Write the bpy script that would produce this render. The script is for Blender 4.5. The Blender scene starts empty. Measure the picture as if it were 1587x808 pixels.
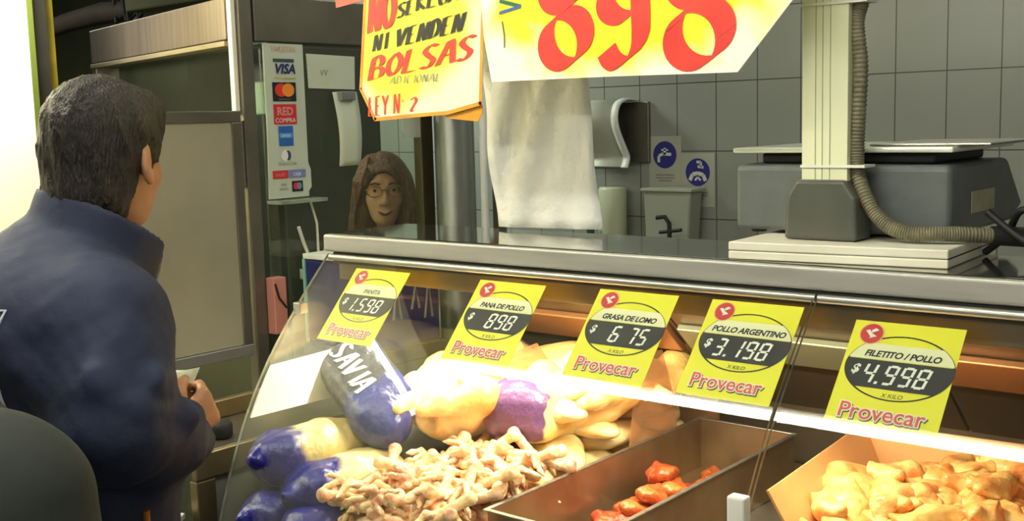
import bpy, bmesh, math, random
import numpy as np
from mathutils import Vector, Matrix, Euler
try:
    import openvdb as vdb
except Exception:
    vdb = None
R = math.radians
scene = bpy.context.scene
COL = scene.collection

# ------------------------------------------------------------------ camera, world, lights, exposure
cam_data = bpy.data.cameras.new('camera')
cam = bpy.data.objects.new('camera', cam_data)
COL.objects.link(cam)
cam_data.sensor_width = 36.0
cam_data.lens = 1730.2 / 1587 * 36.0
cam_data.clip_start = 0.02
cam.matrix_world = (Matrix.Translation((0, 0, 1.52)) @ Matrix.Rotation(R(39.96), 4, 'Z')
                    @ Matrix.Rotation(R(90 - 7.145), 4, 'X') @ Matrix.Rotation(R(-1.563), 4, 'Z'))
scene.camera = cam
scene.view_settings.view_transform = 'Standard'
scene.view_settings.look = 'None'
scene.view_settings.exposure = 0.30
scene.view_settings.gamma = 1.0
scene.view_settings.use_curve_mapping = False

world = bpy.data.worlds.new('world')
scene.world = world
world.use_nodes = True
world.node_tree.nodes['Background'].inputs[0].default_value = (0.80, 0.82, 0.72, 1)
world.node_tree.nodes['Background'].inputs[1].default_value = 0.38


def area(name, loc, rot, sx, sy, power, color=(1, 1, 1), spread=180):
    l = bpy.data.lights.new(name, 'AREA')
    l.shape = 'RECTANGLE'
    l.size, l.size_y = sx, sy
    l.energy = power
    l.color = color
    l.spread = R(spread)
    o = bpy.data.objects.new(name, l)
    o.location = loc
    o.rotation_euler = rot
    COL.objects.link(o)
    return o


# lamp inside the display case, hidden behind the steel lip under the counter top
area('case_lamp_light', (-1.17, 1.575, 1.228), (R(8), 0, 0), 1.08, 0.03, 12.5, (1.0, 0.91, 0.70), 180)
# market hall tube over the customers' aisle and an added front one (their tube fixtures are built further down)
TUBE = 38.0            # radiance of the fluorescent tubes over the aisle
pt = bpy.data.lights.new('entrance_light', 'POINT')
pt.energy = 26; pt.shadow_soft_size = 0.05; pt.color = (1.0, 0.95, 0.78)
po = bpy.data.objects.new('entrance_light', pt); po.location = (-2.62, 0.50, 2.45); COL.objects.link(po)
area('workroom_light', (-1.6, 3.0, 2.6), (0, 0, 0), 2.2, 0.12, 14, (0.95, 1.0, 0.90))
area('booth_light', (-2.95, 2.35, 1.70), (0, R(10), 0), 0.5, 0.1, 2.6, (1.0, 0.96, 0.86))
area('inner_fill_light', (-4.3, 3.6, 2.5), (0, 0, 0), 0.8, 0.1, 34, (0.88, 1.0, 0.88))  # unseen lamp, added to brighten the tiles behind the booth glass
area('hall_fill_light', (-6.2, 2.2, 2.7), (0, 0, 0), 1.2, 0.1, 30, (0.95, 1.0, 0.85))  # unseen lamp, added to lift the dark background behind the booth
area('wall_fill_light', (-2.86, 1.15, 2.02), (0, R(52), 0), 0.10, 0.7, 26, (1.0, 0.97, 0.80))  # unseen strip, added to wash the left wall panel white

# ------------------------------------------------------------------ helpers


def s2l(c):
    return tuple((x / 12.92 if x <= 0.04045 else ((x + 0.055) / 1.055) ** 2.4) for x in [v / 255 for v in c])


def mat(name, rgb, rough=0.6, metal=0.0, rgb2=None, nscale=8.0, bump=0.0, bscale=40.0, spec=0.5, trans=0.0,
        sss=0.0, emit=0.0, rnd=0.0, coat=0.0, lo=0.35, hi=0.65, stretch=None):
    m = bpy.data.materials.new(name)
    m.use_nodes = True
    nt = m.node_tree
    b = nt.nodes['Principled BSDF']
    c = s2l(rgb) + (1,)
    b.inputs['Base Color'].default_value = c
    b.inputs['Roughness'].default_value = rough
    b.inputs['Metallic'].default_value = metal
    b.inputs['Specular IOR Level'].default_value = spec
    b.inputs['Transmission Weight'].default_value = trans
    b.inputs['Coat Weight'].default_value = coat
    if sss:
        b.inputs['Subsurface Weight'].default_value = sss
        b.inputs['Subsurface Radius'].default_value = (0.02, 0.01, 0.006)
        b.inputs['Subsurface Scale'].default_value = 0.4
    if emit:
        b.inputs['Emission Color'].default_value = c
        b.inputs['Emission Strength'].default_value = emit
    tc = nt.nodes.new('ShaderNodeTexCoord')
    src = tc.outputs['Object']
    if stretch:
        mp = nt.nodes.new('ShaderNodeMapping')
        mp.inputs['Scale'].default_value = stretch
        nt.links.new(src, mp.inputs['Vector'])
        src = mp.outputs['Vector']
    out = None
    if rgb2 is not None:
        n = nt.nodes.new('ShaderNodeTexNoise')
        n.inputs['Scale'].default_value = nscale
        n.inputs['Detail'].default_value = 5
        nt.links.new(src, n.inputs['Vector'])
        rp = nt.nodes.new('ShaderNodeMapRange')
        rp.inputs[1].default_value = lo
        rp.inputs[2].default_value = hi
        nt.links.new(n.outputs['Fac'], rp.inputs[0])
        mx = nt.nodes.new('ShaderNodeMix')
        mx.data_type = 'RGBA'
        mx.inputs['A'].default_value = c
        mx.inputs['B'].default_value = s2l(rgb2) + (1,)
        nt.links.new(rp.outputs[0], mx.inputs['Factor'])
        out = mx.outputs['Result']
    if rnd:
        oi = nt.nodes.new('ShaderNodeObjectInfo')
        hs = nt.nodes.new('ShaderNodeHueSaturation')
        mr = nt.nodes.new('ShaderNodeMapRange')
        mr.inputs[3].default_value = 1 - rnd
        mr.inputs[4].default_value = 1 + rnd
        nt.links.new(oi.outputs['Random'], mr.inputs[0])
        nt.links.new(mr.outputs[0], hs.inputs['Value'])
        mr2 = nt.nodes.new('ShaderNodeMapRange')
        mr2.inputs[3].default_value = 0.5 - rnd * 0.06
        mr2.inputs[4].default_value = 0.5 + rnd * 0.06
        nt.links.new(oi.outputs['Random'], mr2.inputs[0])
        nt.links.new(mr2.outputs[0], hs.inputs['Hue'])
        if out is not None:
            nt.links.new(out, hs.inputs['Color'])
        else:
            hs.inputs['Color'].default_value = c
        out = hs.outputs['Color']
    if out is not None:
        nt.links.new(out, b.inputs['Base Color'])
    if bump:
        n2 = nt.nodes.new('ShaderNodeTexNoise')
        n2.inputs['Scale'].default_value = bscale
        n2.inputs['Detail'].default_value = 4
        nt.links.new(src, n2.inputs['Vector'])
        bp = nt.nodes.new('ShaderNodeBump')
        bp.inputs['Strength'].default_value = bump
        bp.inputs['Distance'].default_value = 0.01
        nt.links.new(n2.outputs['Fac'], bp.inputs['Height'])
        nt.links.new(bp.outputs['Normal'], b.inputs['Normal'])
    return m


def glass_mat(name, tint=(0.95, 0.97, 0.94), ior=1.5, rough=0.0, milky=0.0, milk=(200, 200, 190)):
    m = bpy.data.materials.new(name)
    m.use_nodes = True
    nt = m.node_tree
    nt.nodes.remove(nt.nodes['Principled BSDF'])
    out = nt.nodes['Material Output']
    tr = nt.nodes.new('ShaderNodeBsdfTransparent')
    tr.inputs[0].default_value = tint + (1,)
    gl = nt.nodes.new('ShaderNodeBsdfGlossy')
    gl.inputs['Roughness'].default_value = rough
    lw = nt.nodes.new('ShaderNodeLayerWeight')      # same reflection on both faces of the sheet
    lw.inputs[0].default_value = 0.5
    pwn = nt.nodes.new('ShaderNodeMath'); pwn.operation = 'POWER'; pwn.inputs[1].default_value = 5.0
    nt.links.new(lw.outputs['Facing'], pwn.inputs[0])
    fr = nt.nodes.new('ShaderNodeMath'); fr.operation = 'MULTIPLY_ADD'
    f0 = ((ior - 1) / (ior + 1)) ** 2
    fr.inputs[1].default_value = 1 - f0; fr.inputs[2].default_value = f0
    nt.links.new(pwn.outputs[0], fr.inputs[0])
    base = tr.outputs[0]
    if milky:
        df = nt.nodes.new('ShaderNodeBsdfDiffuse')
        df.inputs[0].default_value = s2l(milk) + (1,)
        mm = nt.nodes.new('ShaderNodeMixShader')
        mm.inputs[0].default_value = milky
        nt.links.new(base, mm.inputs[1])
        nt.links.new(df.outputs[0], mm.inputs[2])
        base = mm.outputs[0]
    mx = nt.nodes.new('ShaderNodeMixShader')
    nt.links.new(fr.outputs[0], mx.inputs[0])
    nt.links.new(base, mx.inputs[1])
    nt.links.new(gl.outputs[0], mx.inputs[2])
    nt.links.new(mx.outputs[0], out.inputs['Surface'])
    return m


def tag(o, label=None, cat=None, group=None, kind=None):
    if label: o['label'] = label
    if cat: o['category'] = cat
    if group: o['group'] = group
    if kind: o['kind'] = kind
    return o


def empty(name, loc=(0, 0, 0), rot=(0, 0, 0)):
    o = bpy.data.objects.new(name, None)
    o.empty_display_size = 0.05
    o.location = loc
    o.rotation_euler = rot
    COL.objects.link(o)
    return o


class MB:
    """collects shapes, each with a material, into ONE mesh object"""

    def __init__(s):
        s.v, s.f, s.mi, s.mats, s.sm = [], [], [], [], []

    def _m(s, m):
        if m not in s.mats: s.mats.append(m)
        return s.mats.index(m)

    def add(s, verts, faces, m, smooth=False, mtx=None):
        k = len(s.v)
        if mtx is not None: verts = [mtx @ Vector(p) for p in verts]
        s.v += [tuple(p) for p in verts]
        i = s._m(m)
        for f in faces:
            s.f.append([k + q for q in f]); s.mi.append(i); s.sm.append(smooth)
        return s

    def box(s, lo, hi, m, mtx=None):
        x0, y0, z0 = lo; x1, y1, z1 = hi
        return s.add([(x0, y0, z0), (x1, y0, z0), (x1, y1, z0), (x0, y1, z0), (x0, y0, z1), (x1, y0, z1), (x1, y1, z1), (x0, y1, z1)],
                     [(0, 3, 2, 1), (4, 5, 6, 7), (0, 1, 5, 4), (1, 2, 6, 5), (2, 3, 7, 6), (3, 0, 4, 7)], m, mtx=mtx)

    def prism(s, poly, axis, a, b, m, mtx=None, smooth=False):
        """poly: 2d points; axis 'x': (y,z) poly extruded over x; 'y': (x,z) over y; 'z': (x,y) over z"""
        def P(p, t):
            return {'x': (t, p[0], p[1]), 'y': (p[0], t, p[1]), 'z': (p[0], p[1], t)}[axis]
        n = len(poly)
        v = [P(p, a) for p in poly] + [P(p, b) for p in poly]
        area2 = sum(poly[i][0] * poly[(i + 1) % n][1] - poly[(i + 1) % n][0] * poly[i][1] for i in range(n))
        flip = (area2 > 0) ^ (b < a) ^ (axis == 'y')
        side = [(i, (i + 1) % n, n + (i + 1) % n, n + i) for i in range(n)]
        c0 = list(range(n))[::-1]; c1 = [n + i for i in range(n)]
        fs = side + [c0, c1]
        if not flip: fs = [f[::-1] for f in fs]
        k = len(s.f)
        s.add(v, fs, m, mtx=mtx)
        if smooth:
            for q in range(k, k + n): s.sm[q] = True
        return s

    def tube(s, pts, r, m, n=10, mtx=None, caps=True):
        pts = [Vector(p) for p in pts]
        rs = r if isinstance(r, (list, tuple)) else [r] * len(pts)
        v, f = [], []
        prev = None
        for i, p in enumerate(pts):
            d = (pts[min(i + 1, len(pts) - 1)] - pts[max(i - 1, 0)]).normalized()
            if prev is None:
                a = d.orthogonal().normalized()
            else:
                a = (prev - d * prev.dot(d)).normalized()
            prev = a
            b = d.cross(a)
            for q in range(n):
                t = 2 * math.pi * q / n
                v.append(p + (a * math.cos(t) + b * math.sin(t)) * rs[i])
        for i in range(len(pts) - 1):
            for q in range(n):
                f.append((i * n + q, i * n + (q + 1) % n, (i + 1) * n + (q + 1) % n, (i + 1) * n + q))
        s.add(v, f, m, True, mtx)
        if caps:
            s.add(v[:n], [list(range(n))[::-1]], m, False, mtx)
            s.add(v[-n:], [list(range(n))], m, False, mtx)
        return s

    def lathe(s, prof, m, n=24, mtx=None):
        v, f = [], []
        for (r, z) in prof:
            for q in range(n):
                t = 2 * math.pi * q / n
                v.append((r * math.cos(t), r * math.sin(t), z))
        for i in range(len(prof) - 1):
            for q in range(n):
                f.append((i * n + q, i * n + (q + 1) % n, (i + 1) * n + (q + 1) % n, (i + 1) * n + q))
        return s.add(v, f, m, True, mtx)

    def poly(s, pts, m, mtx=None):
        return s.add(pts, [list(range(len(pts)))], m, mtx=mtx)

    def text(s, body, size, m, mtx, offset=0.0, shear=0.0, align='LEFT', spacing=1.0, extrude=0.0):
        cu = bpy.data.curves.new('t', 'FONT')
        cu.body = body; cu.size = size; cu.offset = offset; cu.shear = shear; cu.align_x = align
        cu.space_character = spacing; cu.extrude = extrude; cu.resolution_u = 3
        o = bpy.data.objects.new('t', cu)
        COL.objects.link(o)
        dg = bpy.context.evaluated_depsgraph_get()
        me = bpy.data.meshes.new_from_object(o.evaluated_get(dg))
        vs = [v.co.copy() for v in me.vertices]; fs = [list(p.vertices) for p in me.polygons]
        bpy.data.objects.remove(o); bpy.data.curves.remove(cu); bpy.data.meshes.remove(me)
        return s.add(vs, fs, m, mtx=mtx)

    def build(s, name, parent=None, bevel=0.0, seg=2, loc=None, solid=0.0):
        me = bpy.data.meshes.new(name)
        me.from_pydata(s.v, [], s.f)
        for m in s.mats: me.materials.append(m)
        me.polygons.foreach_set('material_index', s.mi)
        me.polygons.foreach_set('use_smooth', s.sm)
        me.update()
        o = bpy.data.objects.new(name, me)
        COL.objects.link(o)
        if parent: o.parent = parent
        if loc is not None: o.location = loc
        if solid:
            md = o.modifiers.new('solid', 'SOLIDIFY'); md.thickness = solid; md.offset = 0
        if bevel:
            md = o.modifiers.new('bevel', 'BEVEL'); md.width = bevel; md.segments = seg
            md.limit_method = 'ANGLE'; md.angle_limit = R(40)
        return o


def copy_tree(o, parent=None):
    c = o.copy(); COL.objects.link(c)
    if parent is not None: c.parent = parent
    for ch in list(o.children): copy_tree(ch, c)
    return c


# ---- signed-distance modelling of soft bodies (continuous smooth surfaces)
class SDF:
    def __init__(s, lo, hi, vox):
        s.vox = vox
        s.lo = np.array(lo, np.float32); n = np.ceil((np.array(hi) - np.array(lo)) / vox).astype(int) + 1
        s.n = n
        s.ax = [(s.lo[i] + np.arange(n[i]) * vox).astype(np.float32) for i in range(3)]
        s.g = np.full(n, 0.2, np.float32)

    def _reg(s, lo, hi):
        sl = []
        for i in range(3):
            a = int(max(0, math.floor((lo[i] - s.lo[i]) / s.vox))); b = int(min(s.n[i], math.ceil((hi[i] - s.lo[i]) / s.vox) + 1))
            if b <= a: return None, None
            sl.append(slice(a, b))
        X, Y, Z = np.meshgrid(*[s.ax[i][sl[i]] for i in range(3)], indexing='ij')
        return tuple(sl), np.stack([X, Y, Z], -1)

    def _mix(s, sl, d, k, op):
        g = s.g[sl]
        if op == 'sub':
            d = -d
            if k > 0:
                h = np.clip(k - np.abs(g - d), 0, None) / k
                s.g[sl] = np.maximum(g, d) + h * h * k * 0.25
            else: s.g[sl] = np.maximum(g, d)
        else:
            if k > 0:
                h = np.clip(k - np.abs(g - d), 0, None) / k
                s.g[sl] = np.minimum(g, d) - h * h * k * 0.25
            else: s.g[sl] = np.minimum(g, d)

    def cap(s, a, b, r1, r2=None, k=0.02, op='add'):
        r2 = r1 if r2 is None else r2
        a, b = np.array(a, np.float32), np.array(b, np.float32)
        m = max(r1, r2) + k + 3 * s.vox
        sl, P = s._reg(np.minimum(a, b) - m, np.maximum(a, b) + m)
        if sl is None: return s
        ab = b - a; L = float(ab @ ab) + 1e-9
        t = np.clip(((P - a) @ ab) / L, 0, 1)
        d = np.linalg.norm(P - a - t[..., None] * ab, axis=-1) - (r1 + t * (r2 - r1))
        s._mix(sl, d.astype(np.float32), k, op)
        return s

    def chain(s, pts, rs, k=0.01):
        for i in range(len(pts) - 1): s.cap(pts[i], pts[i + 1], rs[i], rs[i + 1], k)
        return s

    def ell(s, c, r, rot=None, k=0.02, op='add'):
        c = np.array(c, np.float32); r = np.array(r, np.float32)
        m = float(max(r)) + k + 3 * s.vox
        sl, P = s._reg(c - m, c + m)
        if sl is None: return s
        Q = P - c
        if rot is not None: Q = Q @ np.array(Euler(rot).to_matrix(), np.float32)
        k0 = np.linalg.norm(Q / r, axis=-1); k1 = np.linalg.norm(Q / (r * r), axis=-1) + 1e-9
        s._mix(sl, (k0 * (k0 - 1) / k1).astype(np.float32), k, op)
        return s

    def box(s, c, h, rad, rot=None, k=0.02, op='add'):
        c = np.array(c, np.float32); h = np.array(h, np.float32)
        m = float(np.linalg.norm(h)) + k + 3 * s.vox
        sl, P = s._reg(c - m, c + m)
        if sl is None: return s
        Q = P - c
        if rot is not None: Q = Q @ np.array(Euler(rot).to_matrix(), np.float32)
        q = np.abs(Q) - (h - rad)
        d = np.linalg.norm(np.maximum(q, 0), axis=-1) + np.minimum(q.max(-1), 0) - rad
        s._mix(sl, d.astype(np.float32), k, op)
        return s

    def noise(s, amp, freq, seed=0, dirs=(1, 1, 1)):
        rg = np.random.RandomState(seed)
        X, Y, Z = np.meshgrid(*s.ax, indexing='ij')
        d = np.zeros_like(s.g)
        for i in range(7):
            w = rg.normal(size=3) * np.array(dirs) * freq * (0.6 + 0.35 * i); p = rg.uniform(0, 6.28)
            d += np.sin(X * w[0] + Y * w[1] + Z * w[2] + p) / (1 + 0.45 * i)
        s.g += (amp * d / 2.2).astype(np.float32)
        return s

    def cut(s, axis, v, keep_above):
        A = s.ax[axis].reshape([-1 if i == axis else 1 for i in range(3)])
        s.g = np.maximum(s.g, (v - A) if keep_above else (A - v)).astype(np.float32)
        return s

    def mesh(s, name, m):
        g = vdb.FloatGrid(background=0.2)
        g.copyFromArray(np.ascontiguousarray(s.g, dtype=np.float64).astype(np.float32))
        pts, quads = g.convertToQuads(isovalue=0.0)
        pts = np.array(pts) * s.vox + s.lo
        me = bpy.data.meshes.new(name)
        me.from_pydata(pts.tolist(), [], [list(map(int, q))[::-1] for q in quads])
        me.polygons.foreach_set('use_smooth', [True] * len(me.polygons))
        me.materials.append(m)
        me.update()
        # keep normals outward
        bm = bmesh.new(); bm.from_mesh(me); bmesh.ops.recalc_face_normals(bm, faces=bm.faces); bm.to_mesh(me); bm.free()
        return me

    def build(s, name, m, parent=None, loc=None, smooth=2):
        o = bpy.data.objects.new(name, s.mesh(name, m))
        COL.objects.link(o)
        if parent: o.parent = parent
        if loc is not None: o.location = loc
        if smooth:
            md = o.modifiers.new('smooth', 'SMOOTH'); md.factor = 0.5; md.iterations = smooth
        return o


# ---- brush lettering: a broad nib dragged along strokes, in the (x, z) plane of a hanging sign
def cr(pts, n=6):
    out = []
    for i in range(len(pts) - 1):
        p0 = pts[max(i - 1, 0)]; p1 = pts[i]; p2 = pts[i + 1]; p3 = pts[min(i + 2, len(pts) - 1)]
        for q in range(n):
            t = q / n
            out.append(tuple(0.5 * (2 * p1[d] + (p2[d] - p0[d]) * t + (2 * p0[d] - 5 * p1[d] + 4 * p2[d] - p3[d]) * t * t
                                    + (3 * p1[d] - p0[d] - 3 * p2[d] + p3[d]) * t ** 3) for d in (0, 1)))
    out.append(tuple(pts[-1]))
    return out


NSTEP = [0]


def stroke(mb, pts, nib, m, P, lift=-9e-6):
    """pts 2d; nib 2d vector (full width); P maps 2d + depth step to 3d"""
    h = (nib[0] / 2, nib[1] / 2)
    for i in range(len(pts) - 1):
        a, b = pts[i], pts[i + 1]
        q = [(a[0] - h[0], a[1] - h[1]), (a[0] + h[0], a[1] + h[1]), (b[0] + h[0], b[1] + h[1]), (b[0] - h[0], b[1] - h[1])]
        ar = sum(q[j][0] * q[(j + 1) % 4][1] - q[(j + 1) % 4][0] * q[j][1] for j in range(4))
        if abs(ar) < 1e-7: continue
        if ar < 0: q = q[::-1]
        NSTEP[0] = (NSTEP[0] + 1) % 80
        mb.poly([(c3[0], c3[1] + lift * NSTEP[0], c3[2]) for c3 in [P(*c) for c in q]], m)


GL = {  # stroke letters on a unit square
    'A': [[(0, 0), (.45, 1), (.6, 1), (.9, 0)], [(.2, .38), (.75, .38)]], 'B': [[(.1, 0), (.1, 1), (.6, .95), (.65, .6), (.1, .52), (.75, .45), (.75, .08), (.1, 0)]],
    'C': [[(.8, .9), (.35, 1), (.1, .5), (.35, 0), (.8, .1)]], 'D': [[(.1, 0), (.15, 1), (.6, .9), (.8, .5), (.6, .1), (.1, 0)]],
    'E': [[(.75, 1), (.1, 1), (.1, 0), (.75, 0)], [(.1, .5), (.6, .5)]], 'G': [[(.8, .9), (.3, 1), (.1, .5), (.3, 0), (.8, .1), (.8, .45), (.5, .45)]],
    'I': [[(.4, 0), (.4, 1)]], 'L': [[(.15, 1), (.1, 0), (.75, 0)]], 'N': [[(.05, 0), (.1, 1), (.7, 0), (.8, 1)]],
    'O': [[(.45, 1), (.1, .7), (.1, .3), (.45, 0), (.8, .3), (.8, .7), (.45, 1)]], 'R': [[(.1, 0), (.1, 1), (.65, .95), (.7, .6), (.1, .5), (.8, 0)]],
    'S': [[(.8, .9), (.4, 1), (.12, .78), (.4, .52), (.75, .3), (.5, 0), (.08, .08)]], 'V': [[(.05, 1), (.4, 0), (.85, 1)]],
    'Y': [[(.05, 1), (.42, .5), (.85, 1)], [(.42, .5), (.38, 0)]], '2': [[(.1, .8), (.4, 1), (.75, .75), (.1, 0), (.8, 0)]],
    '°': [[(.3, 1), (.15, .85), (.3, .7), (.45, .85), (.3, 1)]], ' ': []}


def letters(mb, text, org, right, up, nib, m, P, adv=1.0):
    x = 0.0
    for ch in text:
        for st in GL[ch]:
            if ch in 'BOSRDCG2°' and len(st) > 3: st = cr(st, 4)
            pts = [(org[0] + (x + p[0]) * right[0] + p[1] * up[0], org[1] + (x + p[0]) * right[1] + p[1] * up[1]) for p in st]
            stroke(mb, pts, nib, m, P)
        x += adv * (0.62 if ch in ' I°' else 1.0)


# ------------------------------------------------------------------ materials
M = {}
M['steel'] = mat('brushed steel', (176, 172, 160), 0.34, 0.85, (150, 146, 134), 5, 0.05, 90, stretch=(1, 30, 30))
M['steel_dark'] = mat('dull grey steel', (128, 122, 106), 0.42, 0.7, (104, 100, 86), 4, 0.04, 60)
M['counter'] = mat('polished steel counter', (176, 176, 164), 0.07, 0.95, (160, 160, 150), 4)
M['alu'] = mat('satin aluminium rail', (205, 203, 196), 0.3, 0.8, (190, 188, 180), 6)
M['rail_grey'] = mat('grey counter profile', (176, 174, 166), 0.36, 0.30, (160, 158, 150), 5, stretch=(1, 10, 10))
M['black'] = mat('black rubber', (16, 16, 15), 0.6, 0, (26, 26, 24), 30)
M['pan'] = mat('stained steel pan', (170, 146, 112), 0.36, 0.75, (138, 112, 82), 7, 0.06, 40)
M['amber'] = glass_mat('clear amber plastic', (0.93, 0.80, 0.66), 1.45, 0.05, 0.30, (226, 176, 130))
M['glass'] = glass_mat('clear glass', (0.97, 0.985, 0.97), 1.5)
M['glass_dim'] = glass_mat('dusty booth glass', (0.84, 0.88, 0.80), 1.5, 0.02, 0.05, (150, 150, 130))
M['glass_edge'] = mat('greenish glass edge', (150, 158, 136), 0.2, 0, (120, 128, 110), 20)
M['white_plastic'] = mat('white plastic', (232, 232, 220), 0.45, 0, (222, 222, 208), 10)
M['case_in'] = mat('case interior steel', (142, 122, 98), 0.33, 0.7, (112, 98, 80), 3, 0.03, 30)
M['deck'] = mat('steel deck', (150, 140, 124), 0.4, 0.7, (130, 122, 108), 4)
M['liner'] = mat('white liner panel', (238, 238, 232), 0.5)
M['case_panel'] = mat('grey case panel', (120, 122, 122), 0.5, 0.1, (108, 110, 110), 5)
M['olive'] = mat('olive painted panel', (70, 72, 48), 0.6, 0, (60, 62, 42), 3)
M['floor'] = mat('grey wet tile floor', (84, 82, 72), 0.4, 0, (66, 64, 56), 5, 0.05, 20)
M['ceiling'] = mat('dull ceiling', (92, 90, 72), 0.9, 0, (78, 76, 60), 3)
M['cream_wall'] = mat('cream enamel wall panel', (238, 232, 196), 0.5, 0, (230, 222, 180), 2)
M['yellow'] = mat('yellow painted post', (176, 156, 36), 0.5, 0, (150, 132, 30), 6)
M['yellow_green'] = mat('yellow green edge trim', (74, 84, 18), 0.6)
M['dark'] = mat('dark brown frame', (40, 36, 26), 0.6, 0, (30, 28, 20), 6)


def tile_mat(name, c1, c2, grout, w, h, x0, z0):
    m = bpy.data.materials.new(name)
    m.use_nodes = True
    nt = m.node_tree
    b = nt.nodes['Principled BSDF']
    b.inputs['Roughness'].default_value = 0.32
    tc = nt.nodes.new('ShaderNodeTexCoord')
    sp = nt.nodes.new('ShaderNodeSeparateXYZ')
    nt.links.new(tc.outputs['Object'], sp.inputs[0])

    def mnode(op, a, bb):
        n = nt.nodes.new('ShaderNodeMath'); n.operation = op
        for i, q in enumerate((a, bb)):
            if q is None: continue
            if isinstance(q, (int, float)): n.inputs[i].default_value = q
            else: nt.links.new(q, n.inputs[i])
        return n.outputs[0]
    masks = []
    for ax, off, size in (('X', x0, w), ('Z', z0, h)):
        t = mnode('DIVIDE', mnode('SUBTRACT', sp.outputs[ax], off), size)
        fr = mnode('FRACT', t, None)
        d = mnode('MINIMUM', fr, mnode('SUBTRACT', 1.0, fr))
        masks.append(mnode('LESS_THAN', mnode('MULTIPLY', d, size), 0.0024))
    g = mnode('MAXIMUM', masks[0], masks[1])
    n = nt.nodes.new('ShaderNodeTexNoise'); n.inputs['Scale'].default_value = 2.5; n.inputs['Detail'].default_value = 6
    nt.links.new(tc.outputs['Object'], n.inputs['Vector'])
    mx = nt.nodes.new('ShaderNodeMix'); mx.data_type = 'RGBA'
    mx.inputs['A'].default_value = s2l(c1) + (1,); mx.inputs['B'].default_value = s2l(c2) + (1,)
    nt.links.new(n.outputs['Fac'], mx.inputs['Factor'])
    m2 = nt.nodes.new('ShaderNodeMix'); m2.data_type = 'RGBA'
    nt.links.new(g, m2.inputs['Factor']); nt.links.new(mx.outputs['Result'], m2.inputs['A'])
    m2.inputs['B'].default_value = s2l(grout) + (1,)
    nt.links.new(m2.outputs['Result'], b.inputs['Base Color'])
    bp = nt.nodes.new('ShaderNodeBump'); bp.inputs['Strength'].default_value = 0.5; bp.inputs['Distance'].default_value = 0.003
    bp.invert = True
    nt.links.new(g, bp.inputs['Height']); nt.links.new(bp.outputs['Normal'], b.inputs['Normal'])
    return m


M['tile'] = tile_mat('grey wall tiles', (146, 147, 137), (134, 135, 125), (70, 68, 58), 0.199, 0.303, -3.073, 1.362)

# ------------------------------------------------------------------ the setting


def struct(mb, name, **k):
    o = mb.build(name, **k); o['kind'] = 'structure'; return o


struct(MB().box((-9, -3, -0.1), (3, 4.6, 0), M['floor']), 'floor')
struct(MB().box((-9, -3, 2.75), (3, 4.6, 2.85), M['ceiling']), 'ceiling')
struct(MB().box((-5.1, 4.38, 0), (3, 4.5, 2.75), M['tile']), 'wall_back')
struct(MB().box((-9, 4.30, 0), (-5.1, 4.5, 2.75), M['olive']), 'wall_back_hall')
struct(MB().box((-3.22, -2.6, 0), (-3.10, 1.598, 2.75), M['cream_wall']), 'wall_left')
struct(MB().box((-9.1, -3, 0), (-9.0, 4.6, 2.75), M['olive']), 'wall_hall_far')

t = empty('door_post', (-3.2, 1.66, 0))
tag(t, 'yellow painted metal post standing beside the bright cream wall panel', 'post')
MB().box((-0.055, 0.02, 0), (-0.005, 0.075, 2.6), M['yellow']).build('post_tube', t, 0.004)
MB().box((-0.03, -0.062, 0), (0.10, -0.042, 2.6), M['yellow_green']).build('edge_trim', t, 0.002)
MB().box((-0.03, -0.04, 0), (0.06, 0.018, 2.6), M['dark']).build('dark_jamb', t, 0.002)

# ---------------------------------------------------------------- cashier booth
BX, BY = -2.449, 1.863
booth = empty('cashier_booth', (BX, BY, 0))
tag(booth, 'steel framed glass cashier booth behind the left end of the display case', 'booth')
ang = R(180 - 12.5)          # the booth's left side runs away to the left
LW = Matrix.Rotation(ang, 4, 'Z')    # local x runs along the left side
st, sd = M['steel'], M['steel_dark']
M['header_steel'] = mat('brushed header steel', (138, 124, 110), 0.45, 0.5, (120, 108, 96), 3, stretch=(30, 1, 1))
b = MB()
b.box((-0.03, -0.03, 0), (0.004, 0.012, 1.87), sd).build('corner_post', booth, 0.003)
M['white_trim'] = mat('white enamel trim', (238, 238, 214), 0.4)
MB().box((-0.026, -0.046, 1.555), (-0.008, -0.031, 1.90), M['white_trim']).build('corner_trim', booth, 0.002)
MB().box((-0.012, -0.05, 1.36), (0.0, -0.031, 1.54), st).build('hinge', booth, 0.002)
h = MB().box((0.03, -0.02, 1.752), (1.15, 0.05, 1.862), M['header_steel'], LW)
h.build('side_header', booth, 0.003)
MB().box((0.03, -0.02, 1.735), (1.15, 0.055, 1.749), mat('worn edge trim', (150, 138, 108), 0.5, 0.3), LW).build('header_drip_edge', booth, 0.002)
MB().box((0.03, 0.0, 0.95), (1.15, 0.012, 1.735), M['glass_dim'], LW).build('side_glass', booth)
MB().box((0.03, -0.012, 0.0), (1.15, 0.03, 0.95), M['olive'], LW).build('side_base_panel', booth, 0.003)
MB().box((1.11, -0.03, 0), (1.15, 0.05, 1.75), sd, LW).build('far_post', booth, 0.003)
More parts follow.
